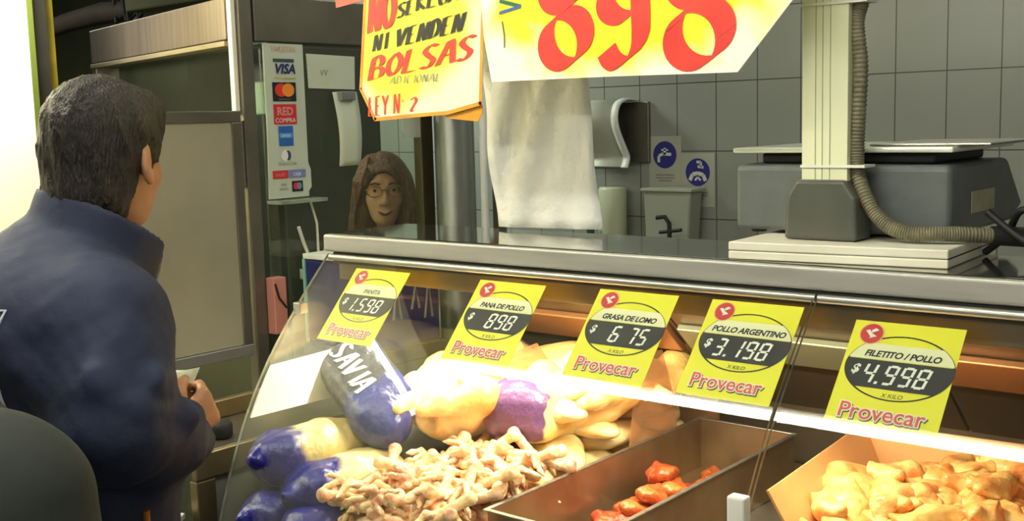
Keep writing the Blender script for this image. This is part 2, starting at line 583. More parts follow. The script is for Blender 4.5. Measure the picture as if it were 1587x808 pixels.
# front face along +y
MB().box((-0.02, 0.02, 1.748), (0.004, 1.05, 1.87), sd).build('front_header', booth, 0.003)
MB().box((-0.012, 0.04, 0.86), (-0.004, 0.64, 1.748), M['glass_dim']).build('front_glass', booth)
MB().box((-0.03, 0.03, 0), (0.0, 0.64, 0.86), M['olive']).build('front_base_panel', booth, 0.003)
MB().box((-0.03, 0.632, 0), (0.004, 0.686, 1.748), mat('bronze window post', (92, 84, 62), 0.4, 0.6)).build('window_post', booth, 0.003)
MB().box((-0.03, 1.0, 0), (0.0, 1.04, 1.748), sd).build('rear_post', booth, 0.003)
fl = MB().box((-0.006, -0.40, 0.945), (0.006, -0.055, 1.535), mat('beige sheet panel', (172, 166, 142), 0.42, 0.25, (160, 154, 130), 3)).build('door_flap', booth)
f = MB()
f.box((-0.010, -0.40, 1.535), (0.010, -0.045, 1.565), sd).box((-0.010, -0.075, 0.915), (0.010, -0.045, 1.535), sd).box((-0.010, -0.42, 0.915), (0.010, -0.40, 1.565), sd)
f.build('flap_frame', fl, 0.002)
MB().box((-0.012, -0.40, 0.912), (0.012, -0.045, 0.942), M['alu']).build('flap_rail', fl, 0.002)

# dark cabinet and shelf inside the booth
cb = empty('locker', (-3.35, 2.70, 0))
tag(cb, 'tall dark locker inside the booth behind the hanging paper roll', 'locker')
dk = mat('dark green locker', (44, 46, 36), 0.6, 0, (36, 38, 30), 4)
MB().box((-0.25, -0.25, 0), (0.25, 0.25, 1.8), dk).build('body', cb, 0.008)
MB().box((0.251, -0.23, 0.05), (0.262, 0.23, 1.77), dk).build('door', cb, 0.004)
MB().tube([(0.275, 0.18, 0.95), (0.275, 0.18, 1.15)], 0.008, M['steel_dark']).build('handle', cb)

pipe = empty('steel_column', (-2.30, 2.60, 0))
pcx, pcy = -0.07, -0.035
tag(pipe, 'round grey steel column beside the booth window post', 'column')
MB().lathe([(0.0, 0), (0.075, 0), (0.075, 0.02), (0.062, 0.03), (0.062, 2.75)], mat('grey column steel', (126, 128, 118), 0.38, 0.45, (112, 114, 104), 3), 28,
           Matrix.Translation((pcx, pcy, 0))).build('shaft', pipe)
MB().tube([(pcx + 0.075, pcy + 0.05, 0.02), (pcx + 0.075, pcy + 0.05, 2.7)], 0.013, M['white_plastic']).build('side_pipe', pipe)
MB().tube([(pcx + 0.07, pcy + 0.07, 1.462), (pcx + 0.16, pcy + 0.13, 1.475)], 0.016, mat('rusty pipe elbow', (120, 66, 42), 0.7, 0.2)).build('rusty_elbow', pipe)

# payment sign on the booth glass (faces +x)
FX = Matrix(((0, 0, 1, BX + 0.012), (1, 0, 0, 0), (0, 1, 0, 0), (0, 0, 0, 1)))   # local (x,y,z) -> (y, z, out)


def flat(mb, y0, z0, y1, z1, d, m):
    return mb.poly([FX @ Vector((y0, z0, d)), FX @ Vector((y1, z0, d)), FX @ Vector((y1, z1, d)), FX @ Vector((y0, z1, d))], m)


def disc(mb, cy, cz, ry, rz, d, m, n=28):
    return mb.poly([FX @ Vector((cy + ry * math.cos(2 * math.pi * q / n), cz + rz * math.sin(2 * math.pi * q / n), d)) for q in range(n)], m)


pw = mat('white sign vinyl', (196, 204, 184), 0.5, 0, (186, 194, 172), 6)
ink = {k: mat('ink ' + k, c, 0.5) for k, c in dict(navy=(22, 34, 92), black=(22, 22, 24), red=(196, 44, 48), orange=(232, 140, 40), mred=(206, 50, 38), blue=(38, 96, 170), lblue=(88, 150, 206),
                                                  salmon=(206, 150, 138), gold=(206, 186, 110), grey=(120, 124, 116), steelblue=(60, 76, 92), pink=(216, 140, 130), lavender=(120, 130, 178), white=(226, 228, 220)).items()}
s = MB()
s.prism([(1.902, 1.743), (2.036, 1.743), (2.036, 1.42), (2.044, 1.40), (2.044, 1.352), (2.034, 1.34), (2.034, 1.326), (1.897, 1.326), (1.902, 1.50)], 'x', BX + 0.006, BX + 0.0115, pw)
sg = s.build('payment_sign', None)
tag(sg, 'tall white card payment strip with logos stuck on the booth window', 'sign')
k = MB()
T = lambda txt, y, z, sz, m, off=0.0, sh=0.0, d=0.0012, al='CENTER': k.text(txt, sz, m, FX @ Matrix.Translation((y, z, d)), off, sh, al)
T('TARJETAS', 1.966, 1.722, 0.020, ink['salmon'])
flat(k, 1.93, 1.694, 2.002, 1.703, 0.001, ink['steelblue'])
T('VISA', 1.968, 1.664, 0.036, ink['navy'], 0.0012, 0.25)
flat(k, 1.932, 1.650, 2.004, 1.654, 0.001, ink['gold'])
flat(k, 1.924, 1.589, 2.004, 1.640, 0.001, ink['black'])
disc(k, 1.953, 1.619, 0.021, 0.018, 0.0014, ink['mred']); disc(k, 1.977, 1.619, 0.021, 0.018, 0.0016, ink['orange'])
T('mastercard', 1.964, 1.592, 0.009, ink['grey'])
flat(k, 1.924, 1.527, 2.002, 1.581, 0.001, ink['red'])
T('RED', 1.963, 1.552, 0.030, ink['pink'], 0.001); T('COMPRA', 1.963, 1.532, 0.017, ink['white'])
flat(k, 1.937, 1.468, 1.987, 1.522, 0.001, ink['blue'])
flat(k, 1.940, 1.490, 1.984, 1.503, 0.0013, ink['lblue']); T('AM EX', 1.962, 1.492, 0.010, ink['white'], d=0.0016)
disc(k, 1.960, 1.442, 0.018, 0.016, 0.001, ink['white']); disc(k, 1.965, 1.442, 0.011, 0.014, 0.0013, ink['steelblue']); disc(k, 1.959, 1.442, 0.006, 0.012, 0.0016, ink['white'])
T('Diners Club', 1.962, 1.416, 0.013, ink['grey'])
flat(k, 1.910, 1.380, 1.962, 1.402, 0.001, ink['red']); flat(k, 1.963, 1.380, 2.024, 1.402, 0.001, ink['lavender'])
T('multi', 1.936, 1.386, 0.016, ink['pink']); T('caja', 1.994, 1.386, 0.018, ink['white'])
T('visa', 1.945, 1.360, 0.014, ink['grey']); T('debito', 1.945, 1.348, 0.012, ink['grey'])
flat(k, 1.974, 1.342, 2.012, 1.371, 0.001, ink['black']); disc(k, 1.987, 1.357, 0.009, 0.010, 0.0013, ink['mred']); disc(k, 1.999, 1.357, 0.009, 0.010, 0.0015, ink['lavender'])
k.build('card_logos', sg)

paper = mat('white paper', (206, 212, 188), 0.7, 0, (196, 202, 178), 5)
p = MB().prism([(2.056, 1.720), (2.235, 1.716), (2.231, 1.622), (2.060, 1.625)], 'x', BX - 0.001, BX + 0.002, paper)
p.text('VV', 0.024, ink['grey'], FX @ Matrix.Translation((2.10, 1.66, -0.0092)), 0, 0.2)
tag(p.build('notice_paper'), 'white landscape paper notice taped inside the booth window', 'paper')


def sheet(name, rows, m, thick=0.0012, smooth=True, back=None):
    """rows: list of lists of 3d points, a hanging sheet with thickness"""
    mb = MB(); nr, nc = len(rows), len(rows[0])
    v = [p for r in rows for p in r]
    fs = [(i * nc + j, i * nc + j + 1, (i + 1) * nc + j + 1, (i + 1) * nc + j) for i in range(nr - 1) for j in range(nc - 1)]
    mb.add(v, fs, m, smooth)
    return mb.build(name, solid=thick)


rows = []
for i in range(13):
    t_ = i / 12
    rows.append([(BX + 0.014 + 0.018 * math.sin(t_ * 2.6) * (1 if i else 0.4), 2.134 + 0.006 * t_ + (j / 4) * (0.092 - 0.012 * t_), 1.614 - 0.21 * t_) for j in range(5)])
rl = sheet('receipt_roll', rows, paper)
tag(rl, 'long curling white paper strip hanging from the clip under the notice', 'paper')
MB().box((BX + 0.005, 2.15, 1.590), (BX + 0.034, 2.205, 1.616), ink['grey']).build('clip', rl, 0.003)
tag(MB().prism([(2.416, 1.545), (2.512, 1.545), (2.515, 1.485), (2.50, 1.476), (2.43, 1.478), (2.418, 1.50)], 'x', BX, BX + 0.002, paper).build('price_tag'),
    'small blank pale tag on the glass below the yellow sign', 'tag')
sh = MB().box((BX + 0.0, 1.895, 1.312), (BX + 0.06, 2.06, 1.322), M['glass_edge']).build('window_shelf', None, 0.002)
tag(sh, 'narrow glass ledge under the payment strip on the booth window', 'shelf')
cbm = mat('off white cable', (196, 194, 176), 0.5)
tag(MB().tube([(BX + 0.02, 2.03, 1.311), (BX + 0.025, 2.045, 1.25), (BX + 0.022, 2.048, 1.15), (BX + 0.02, 2.03, 1.02), (BX + 0.02, 2.035, 0.93)], 0.0035, cbm, 6).build('ledge_cable'),
    'thin pale cable hanging from the glass ledge of the booth', 'cable')
tag(MB().tube([(BX + 0.03, 1.975, 1.245), (BX + 0.03, 1.99, 1.20), (BX + 0.03, 2.005, 1.165), (BX + 0.03, 2.008, 1.10)], 0.005, cbm, 8).build('bent_wire'),
    'short bent white wire leaning over the blue crate', 'wire')
bc = empty('blue_crate', (BX + 0.12, 2.06, 0.0))
tag(bc, 'dark blue crate with white rim beside the left end of the case', 'crate')
bl = mat('dark blue plastic', (30, 34, 96), 0.45, 0, (24, 28, 78), 8)
MB().box((-0.09, -0.07, 0.92), (0.20, 0.16, 1.155), bl).build('body', bc, 0.008)
MB().box((-0.094, -0.074, 1.155), (0.204, 0.164, 1.170), M['white_plastic']).build('rim', bc, 0.003)
MB().box((-0.097, -0.074, 0.92), (-0.088, -0.066, 1.155), mat('pale teal edge', (120, 170, 158), 0.4)).build('corner_edge', bc, 0.002)
q = MB()
for i, (yy, zz, hh) in enumerate([(-0.02, 1.0, .09), (0.05, 1.02, .06), (0.10, 0.99, .10)]):
    q.tube([(0.202, yy, zz), (0.203, yy + .015, zz + hh), (0.202, yy + .03, zz)], 0.004, ink['grey'], 6)
q.build('marks', bc)
stn = empty('crate_stand', (BX + 0.12, 2.06, 0))
tag(stn, 'dark low stand carrying the blue crate between booth and case', 'stand')
MB().box((-0.10, -0.08, 0.88), (0.21, 0.17, 0.919), M['dark']).build('top', stn, 0.004)
for (a_, b_) in ((-.09, -.07), (.20, -.07), (-.09, .16), (.20, .16)):
    MB().box((a_ - .012, b_ - .012, 0), (a_ + .012, b_ + .012, 0.879), M['dark']).build('leg', stn)
pk = MB().box((BX + 0.006, 1.872, 0.96), (BX + 0.04, 1.915, 1.115), mat('salmon cardboard', (186, 122, 104), 0.7, 0, (174, 112, 96), 6)).build('pink_box', None, 0.003)
tag(pk, 'small salmon pink box fixed on the booth front beside the flap', 'box')
MB().tube([(BX + 0.042, 1.875, 1.10), (BX + 0.044, 1.885, 1.06), (BX + 0.042, 1.91, 1.03)], 0.003, M['black'], 6).build('black_cord', pk)
tag(MB().box((BX + 0.005, 1.99, 1.095), (BX + 0.025, 2.025, 1.125), M['glass_edge']).build('socket_plate', None, 0.003), 'small pale socket plate on the booth front left of the blue crate', 'socket')

# overhead things behind the booth
tag(MB().tube([(-6.6, 3.4, 2.10), (-6.1, 3.4, 2.15), (-5.75, 3.4, 2.17), (-5.45, 3.4, 2.16)], [.05, .055, .06, .05], mat('brown duct', (58, 44, 32), 0.8, 0, (44, 34, 26), 8), 14).build('hanging_duct'),
    'dark brown duct hanging under the ceiling behind the booth roof', 'duct')
w = MB()
for i in range(4):
    x = -5.55 + 0.06 * i
    w.tube([(x, 3.35, 2.75), (x - .03, 3.36, 2.4), (x + .04 * (i % 2), 3.36, 2.10), (x + .10, 3.36, 2.14), (x + .06, 3.35, 2.75)], 0.012, M['black'], 6)
tag(w.build('cable_bundle'), 'loops of black cable hanging from the ceiling behind the booth', 'cable')
tag(MB().box((-5.2, 3.2, 2.12), (-2.4, 3.32, 2.40), mat('olive beam', (84, 82, 48), 0.8, 0, (74, 72, 42), 3)).box((-3.3, 3.2, 2.40), (-3.2, 3.32, 2.75), M['olive']).box((-5.0, 3.2, 2.40), (-4.9, 3.32, 2.75), M['olive']).build('roof_beam', None, 0.01),
    'olive ceiling beam running behind the booth roof', 'beam')
# things seen through the booth's side window
t = empty('wall_cabinet', (-4.3, 3.6, 0))
tag(t, 'black upright cabinet seen through the booth side window', 'cabinet')
MB().box((-0.25, -0.2, 0), (0.25, 0.2, 1.95), M['black']).build('body', t, 0.01)
MB().box((-0.24, -0.215, 0.05), (0.24, -0.201, 1.92), mat('charcoal door', (34, 34, 30), 0.5)).build('door', t, 0.006)
MB().box((0.18, -0.235, 1.0), (0.20, -0.216, 1.2), M['steel_dark']).build('handle', t, 0.003)
t = empty('small_monitor', (-2.56, 2.0, 0))
tag(t, 'small pale monitor back low in the booth side window', 'monitor')
MB().box((-0.08, 0, 1.555), (0.08, 0.03, 1.65), mat('pale teal casing', (150, 170, 164), 0.5)).build('casing', t, 0.006)
MB().box((-0.02, 0.005, 0.0), (0.02, 0.025, 1.554), M['dark']).build('stand', t, 0.003)

# ---------------------------------------------------------------- display case
# side curve of the glass: slope grows steadily from 45 degrees at the top to 76 at the sill
PF = [(1.497, 1.2605)]
SL = [(0, 45.0), (.045, 46.5), (.13, 48.9), (.20, 51.3), (.27, 55.5), (.34, 61.2), (.41, 66.0), (.48, 69.3), (.55, 72), (.64, 76)]
for i in range(64):
    t_ = i * 0.01 + 0.005
    an = R(float(np.interp(t_, [q[0] for q in SL], [q[1] for q in SL])))
    PF.append((PF[-1][0] - 0.01 * math.cos(an), PF[-1][1] - 0.01 * math.sin(an)))
XL, XR = -1.745, 0.45
case = empty('display_case', (0, 0, 0))
tag(case, 'long steel butcher display case with sloping curved glass front', 'display case')


def off(poly, d):
    out = []
    for i, p in enumerate(poly):
        a = poly[max(i - 1, 0)]; b_ = poly[min(i + 1, len(poly) - 1)]
        tx, ty = b_[0] - a[0], b_[1] - a[1]; L = math.hypot(tx, ty)
        out.append((p[0] - ty / L * d, p[1] + tx / L * d))
    return out


def pane(x0, x1, name):
    o_, i_ = PF, off(PF, 0.005)
    n = len(o_)
    mb = MB()
    v = [(x0, *p) for p in o_] + [(x1, *p) for p in o_] + [(x0, *p) for p in i_] + [(x1, *p) for p in i_]
    outer = [(i, i + 1, n + i + 1, n + i) for i in range(n - 1)]
    inner = [(2 * n + i, 3 * n + i, 3 * n + i + 1, 2 * n + i + 1) for i in range(n - 1)]
    e0 = [(i, 2 * n + i, 2 * n + i + 1, i + 1) for i in range(n - 1)]
    e1 = [(n + i, n + i + 1, 3 * n + i + 1, 3 * n + i) for i in range(n - 1)]
    ends = [(0, n, 3 * n, 2 * n), (n - 1, 3 * n - 1, 4 * n - 1, 2 * n - 1)]
    mb.add(v[:2 * n], outer, M['glass'], True)
    mb.add(v[2 * n:], [tuple(q - 2 * n for q in f) for f in inner], M['glass'], True)
    mb.add(v, e0 + e1 + ends, M['glass_edge'])
    o = mb.build(name, case)
    return o


pane(XL, -0.688, 'front_glass')
pane(-0.682, XR, 'front_glass')
# end glass follows the curve
poly = [p for p in off(PF, 0.004)] + [(2.20, .70), (2.20, .90), (1.80, 1.262)]
MB().prism(poly, 'x', XL - 0.006, XL - 0.0005, M['glass']).build('end_glass', case)
MB().box((XL - 0.006, 1.405, 1.150), (XL + 0.016, 1.425, 1.172), M['alu']).build('glass_clip', case, 0.002)
MB().box((-0.698, 1.268, 0.975), (-0.672, 1.288, 1.03), M['white_plastic'], Matrix.Translation((0, -0.012, -0.005))).build('glass_clip', case, 0.003)
lin = off(PF, 0.010)
lp = [p for p in lin if 0.962 < p[1] < 1.064]
MB().prism(lp + [(1.56, .962), (1.56, 1.064)][0:2], 'x', XL + 0.002, XL + 0.006, M['liner']).build('end_liner', case)
# top slab (the working top) and the profiles below it
top = empty('counter_top', (0, 0, 1.30))
tag(top, 'polished steel counter top running above the display case', 'counter top')
MB().box((XL - 0.018, 1.512, -0.03), (XR, 1.745, 0.0), M['counter']).build('slab', top, 0.004, 3)
MB().box((XL - 0.018, 1.500, -0.036), (XR, 1.5115, -0.001), M['rail_grey']).build('front_profile', top, 0.006, 4)
for x0, x1 in ((XL + 0.005, -0.686), (-0.682, XR)):
    MB().tube([(x0, 1.499, 1.2535), (x1, 1.499, 1.2535)], 0.0065, M['alu'], 16).build('glass_rail', case)
MB().box((XL + 0.004, 1.507, 1.240), (XR, 1.56, 1.263), M['dark']).build('top_frame', case, 0.002)
MB().box((XL + 0.004, 1.522, 1.205), (XR, 1.530, 1.240), M['case_in']).build('lamp_lip', case, 0.001)
lampo = MB().box((XL + 0.03, 1.535, 1.232), (XR, 1.61, 1.240), M['white_plastic']).build('lamp_housing', case, 0.002)
MB().box((XL + 0.004, 1.78, 1.20), (XR, 1.81, 1.27), M['dark']).build('rear_frame', case, 0.002)
# sloping rear doors; tinted strips stand in for the bands reflected in them
dm = M['case_in']
DN = Matrix.Rotation(math.atan2(-0.36, 0.42), 4, 'X')
for i, (x0, x1) in enumerate(((XL + 0.01, -1.22), (-1.215, -0.69), (-0.685, -0.16), (-0.155, XR))):
    d = MB().box((x0, 0.0, -0.012), (x1, 0.553, 0.0), dm, Matrix.Translation((0, 1.80, 1.255)) @ DN).build('rear_door', case, 0.002)
    MB().box((x0 + .01, 0.235, -0.028), (x1 - .01, 0.33, -0.0125), mat('copper brown strip', (176, 122, 78), 0.35, 0.5) if i % 2 == 0 else mat('pale green strip', (150, 152, 124), 0.35, 0.4), Matrix.Translation((0, 1.80, 1.255)) @ DN).build('reflection_strip', d, 0.003)
MB().box((XL + 0.004, 2.21, .70), (XR, 2.235, .90), dm).build('rear_wall', case, 0.002)
MB().box((XL + 0.004, 1.19, .735), (XR, 2.21, .76), M['deck']).build('deck', case, 0.002)
MB().box((XL + 0.012, 1.50, .761), (-1.475, 2.16, .875), M['deck']).build('riser', case, 0.006)
MB().box((XL - 0.006, 1.20, .06), (XR, 2.23, .69), M['case_panel']).build('base', case, 0.006)
MB().box((XL - 0.010, 1.150, .665), (XR, 1.20, .735), M['olive']).build('front_bumper', case, 0.006)
MB().box((XL - 0.004, 1.178, .70), (XR, 1.199, .742), M['alu']).build('glass_sill', case, 0.002)
MB().box((XL + 0.05, 1.25, 0), (XR, 2.18, .06), M['black']).build('plinth', case)

# side stand at the left end of the case
sb = empty('side_stand', (-1.83, 1.2, 0))
tag(sb, 'low steel framed stand with grey panel at the left end of the case', 'stand')
bz = mat('bronze tinted steel', (132, 118, 84), 0.36, 0.7, (112, 100, 72), 6)
MB().box((-0.16, -0.012, 0.875), (0.03, 0.66, 0.905), mat('worn steel shelf', (120, 112, 96), 0.35, 0.7, (96, 90, 78), 6)).build('shelf_top', sb, 0.004)
MB().box((0.018, -0.012, 0.850), (0.034, 0.66, 0.903), bz).build('front_rail', sb, 0.003)
MB().box((0.010, -0.012, 0.0), (0.034, 0.032, 0.849), bz).build('post', sb, 0.003)
MB().box((0.010, 0.62, 0.0), (0.034, 0.66, 0.849), bz).build('post', sb, 0.003)
MB().box((-0.16, -0.012, 0.0), (-0.13, 0.03, 0.874), bz).build('post', sb, 0.003)
MB().box((-0.16, 0.62, 0.0), (-0.13, 0.66, 0.874), bz).build('post', sb, 0.003)
MB().box((0.012, 0.033, 0.10), (0.022, 0.619, 0.849), M['case_panel']).build('grey_panel', sb)
MB().box((-0.165, -0.012, 0.905), (-0.150, 0.66, 0.945), bz).build('rear_lip', sb, 0.003)
kn = MB().lathe([(0.0, 0), (0.020, 0), (0.024, 0.004), (0.024, 0.026), (0.018, 0.034), (0.0, 0.035)], M['black'], 20).build('black_knob', None, loc=(-1.855, 1.29, 0.9055))
tag(kn, 'round black rubber knob on the side stand beside the hand', 'knob')

# ---------------------------------------------------------------- price cards on the glass
CY = M['card_yellow'] = mat('yellow card', (236, 232, 44), 0.45)
ck = ink['black']
cw = mat('card white', (236, 234, 190), 0.5)
lcd = mat('segment white', (238, 240, 230), 0.5)
logo_r = mat('logo red', (220, 92, 80), 0.5); logo_w = mat('logo white', (244, 236, 224), 0.5); logo_g = mat('logo dark green', (64, 84, 34), 0.5)
SEG = {'0': 'abcdef', '1': 'bc', '2': 'abged', '3': 'abgcd', '4': 'fgbc', '5': 'afgcd', '6': 'afgedc', '7': 'abc', '8': 'abcdefg', '9': 'abcdfg'}


def digits(mb, text, u0, v0, w, h, m, d):
    u = u0; t_ = w * 0.23; sl = 0.22
    P = lambda x, y: (u + x + y * sl, v0 + y, d)
    bars = dict(a=(t_, h - t_, w - t_, h), d=(t_, 0, w - t_, t_), g=(t_, h / 2 - t_ / 2, w - t_, h / 2 + t_ / 2),
                b=(w - t_, h / 2 + t_ * .3, w, h - t_ * .4), c=(w - t_, t_ * .4, w, h / 2 - t_ * .3), f=(0, h / 2 + t_ * .3, t_, h - t_ * .4), e=(0, t_ * .4, t_, h / 2 - t_ * .3))
    for ch in text:
        if ch == '.':
            mb.poly([P(0, 0), P(t_ * 1.1, 0), P(t_ * 1.1, t_ * 1.1), P(0, t_ * 1.1)], m); u += w * 0.45; continue
        if ch == ' ': u += w * 0.55; continue
        for b_ in SEG[ch]:
            x0, y0, x1, y1 = bars[b_]
            mb.poly([P(x0, y0), P(x1, y0), P(x1, y1), P(x0, y1)], m)
        u += w * 1.28


def price_card(x0, price, du, name, label, dv=0.0):
    W_, H_ = 0.15, 0.166
    c = MB().box((0, 0, -0.0008), (W_, H_, 0), CY).build('price_card')
    c.location = (x0, 1.3695 + 0.0078 - dv * 0.67, 1.1215 - 0.0074 - dv * 0.74)
    c.rotation_euler = (R(48), 0, 0)
    tag(c, label, 'price card', 'yellow price cards inside the sloping glass')
    E_ = lambda a, s_=1.0: (0.078 + s_ * 0.0735 * math.cos(a), 0.096 + s_ * 0.050 * math.sin(a))

    def band(mb, v0, v1, m, d, s_=0.985):
        # the slice of the oval between two heights
        a0 = math.asin(max(-1, min(1, (v0 - 0.096) / (0.050 * s_)))); a1 = math.asin(max(-1, min(1, (v1 - 0.096) / (0.050 * s_))))
        r_ = [E_(a0 + (a1 - a0) * i / 8, s_) for i in range(9)]
        l_ = [E_(math.pi - (a1 + (a0 - a1) * i / 8), s_) for i in range(9)]
        mb.poly([(*q, d) for q in r_ + l_], m)
    p = MB()
    n = 56
    for i in range(n):
        a, b_ = 2 * math.pi * i / n, 2 * math.pi * (i + 1) / n
        p.poly([(*E_(a, 0.96), .0004), (*E_(a, 1.0), .0004), (*E_(b_, 1.0), .0004), (*E_(b_, 0.96), .0004)], ck)
    band(p, 0.1065, 0.131, cw, 0.0006)
    band(p, 0.0625, 0.1055, ck, 0.0006)
    p.text(name, 0.0135, ink['grey'] if len(name) < 9 else ck, Matrix.Translation((0.078, 0.1105, 0.0009)), 0.00045, 0.25, 'CENTER', 0.95)
    p.text('X KILO', 0.009, ck, Matrix.Translation((0.080, 0.0505, 0.0009)), 0, 0.2, 'CENTER')
    p.text('$', 0.019, lcd, Matrix.Translation((0.0155, 0.083, 0.0011)), 0.0006, 0.25)
    digits(p, price, 0.027 + du, 0.0685, 0.0165, 0.031, lcd, 0.0011)
    p.build('price_oval', c)
    e = MB()
    cir = lambda r_, k_=26: [(0.028 + r_ * math.cos(2 * math.pi * i / k_), 0.1455 + r_ * math.sin(2 * math.pi * i / k_), 0) for i in range(k_)]
    e.add(cir(0.0175), [list(range(26))], mat('emblem halo', (240, 196, 120), 0.5) if 'halo' not in M else M['halo'], mtx=Matrix.Translation((0, 0, .0006)))
    e.add(cir(0.0155), [list(range(26))], ink['red'], mtx=Matrix.Translation((0, 0, .0009)))
    for q in ([(-.009, .004), (.001, -.007), (.004, -.004), (-.004, .006)], [(0, .001), (.009, .006), (.004, .009), (-.001, .005)], [(-.002, -.008), (.008, -.004), (.002, .0)]):
        e.poly([(0.028 + a_, 0.1455 + b_, .0012) for a_, b_ in q][::1], logo_w)
    e.build('round_emblem', c)
    lg = MB()
    for (dx, dy, of, m_, dd) in ((0.0012, -0.0014, 0.0022, logo_g, .0005), (0, 0, 0.0019, logo_w, .0009), (0, 0, 0.0003, logo_r, .0013)):
        lg.text('Provecar', 0.0325, m_, Matrix.Translation((0.073 + dx, 0.0150 + dy, dd)), of, 0.0, 'CENTER', 0.98)
    lg.build('brand_lettering', c)
    return c


M['halo'] = mat('emblem halo', (240, 196, 120), 0.5)
price_card(-1.650, '1.598', 0.004, 'PANITA', 'yellow price card reading 1.598 nearest the left end of the case')
price_card(-1.322, '898', 0.032, 'PANA DE POLLO', 'yellow price card reading 898 behind the glass')
price_card(-1.060, '6 75', 0.028, 'GRASA DE LOMO', 'yellow price card reading 675 behind the glass', -0.004)
price_card(-0.850, '3.198', 0.004, 'POLLO ARGENTINO', 'yellow price card reading 3.198 just left of the glass seam', -0.004)
price_card(-0.6185, '4.998', 0.003, 'FILETITO / POLLO', 'yellow price card reading 4.998 right of the glass seam', 0.008)

# ---------------------------------------------------------------- hanging signs above the counter
rl = MB().tube([(-1.80, 1.53, 2.02), (0.45, 1.53, 2.02)], 0.010, M['steel_dark'], 12)
rl.tube([(-1.75, 1.53, 2.02), (-1.75, 1.53, 2.75)], 0.005, M['steel_dark'], 8).tube([(0.30, 1.53, 2.02), (0.30, 1.53, 2.75)], 0.005, M['steel_dark'], 8)
tag(rl.build('sign_rail'), 'steel rod hung from the ceiling that carries the paper signs', 'rail')


def sign_paint(name, base, col, cx, cz, rx, rz, nz):
    m = bpy.data.materials.new(name); m.use_nodes = True; nt = m.node_tree
    b = nt.nodes['Principled BSDF']; b.inputs['Roughness'].default_value = 0.42
    tc = nt.nodes.new('ShaderNodeTexCoord'); mp = nt.nodes.new('ShaderNodeMapping'); mp.vector_type = 'POINT'
    mp.inputs['Location'].default_value = (-cx / rx, 0, -cz / rz); mp.inputs['Scale'].default_value = (1 / rx, 0, 1 / rz)
    nt.links.new(tc.outputs['Object'], mp.inputs[0])
    ln = nt.nodes.new('ShaderNodeVectorMath'); ln.operation = 'LENGTH'
    nt.links.new(mp.outputs[0], ln.inputs[0])
    no = nt.nodes.new('ShaderNodeTexNoise'); no.inputs['Scale'].default_value = nz; nt.links.new(tc.outputs['Object'], no.inputs['Vector'])
    ad = nt.nodes.new('ShaderNodeMath'); ad.operation = 'MULTIPLY_ADD'; ad.inputs[1].default_value = 0.9; ad.inputs[2].default_value = -0.45
    nt.links.new(no.outputs['Fac'], ad.inputs[0])
    sm_ = nt.nodes.new('ShaderNodeMath'); sm_.operation = 'ADD'; nt.links.new(ln.outputs['Value'], sm_.inputs[0]); nt.links.new(ad.outputs[0], sm_.inputs[1])
    mr = nt.nodes.new('ShaderNodeMapRange'); mr.inputs[1].default_value = 0.72; mr.inputs[2].default_value = 1.05
    nt.links.new(sm_.outputs[0], mr.inputs[0])
    mx = nt.nodes.new('ShaderNodeMix'); mx.data_type = 'RGBA'
    mx.inputs['A'].default_value = s2l(col) + (1,); mx.inputs['B'].default_value = s2l(base) + (1,)
    nt.links.new(mr.outputs[0], mx.inputs['Factor']); nt.links.new(mx.outputs['Result'], b.inputs['Base Color'])
    return m


red = mat('sign red paint', (226, 60, 44), 0.5, 0, (206, 44, 40), 12)
SY = 1.50
sw = sign_paint('white sign with yellow spray', (246, 244, 226), (246, 232, 40), -1.02, 1.72, 0.30, 0.135, 14)
P5 = lambda y: (lambda x, z: (x, y, z))
b = MB().prism([(-1.308, 2.03), (-1.312, 1.731), (-1.307, 1.664), (-1.292, 1.588), (-1.035, 1.586), (-0.812, 1.582), (-0.725, 1.679), (-0.692, 1.716), (-0.692, 2.03)], 'y', SY, SY + 0.002, sw)
s898 = b.build('price_sign')
tag(s898, 'large white and yellow paper sign with red numerals 898 above the counter', 'sign')
k = MB()


def ring(cx, cz, rx, rz, a0=0, a1=360, n=34, rot=0.0):
    return [(cx + rx * math.cos(R(a)), cz + rz * math.sin(R(a))) for a in [a0 + (a1 - a0) * i / n for i in range(n + 1)]]


nib = (0.035, 0.022)
NINE = cr([(-.981, 1.745), (-.981, 1.701), (-.980, 1.664), (-.983, 1.638), (-.998, 1.616), (-1.020, 1.606), (-1.036, 1.612), (-1.046, 1.628)])
for sts in ((ring(-1.128, 1.652, 0.041, 0.042), ring(-1.130, 1.7360, 0.036, 0.034)), (ring(-1.014, 1.7085, 0.034, 0.032), NINE), (ring(-0.877, 1.642, 0.046, 0.044), ring(-0.878, 1.7265, 0.040, 0.036))):
    kk = MB()
    for st in sts: stroke(kk, st, nib, red, P5(SY - 0.0010))
    kk.build('numeral', s898)
gm = mat('green marker', (22, 92, 66), 0.5); bmk = mat('blue marker', (44, 86, 170), 0.5)
stroke(k, [(-1.268, 1.725), (-1.221, 1.712)], (0.002, 0.006), gm, P5(SY - 0.001)); stroke(k, [(-1.221, 1.712), (-1.269, 1.705)], (0.002, 0.005), bmk, P5(SY - 0.0012))
stroke(k, [(-1.263, 1.690), (-1.259, 1.665), (-1.260, 1.645)], (0.0025, 0.001), gm, P5(SY - 0.001))
k.build('marker_notes', s898)

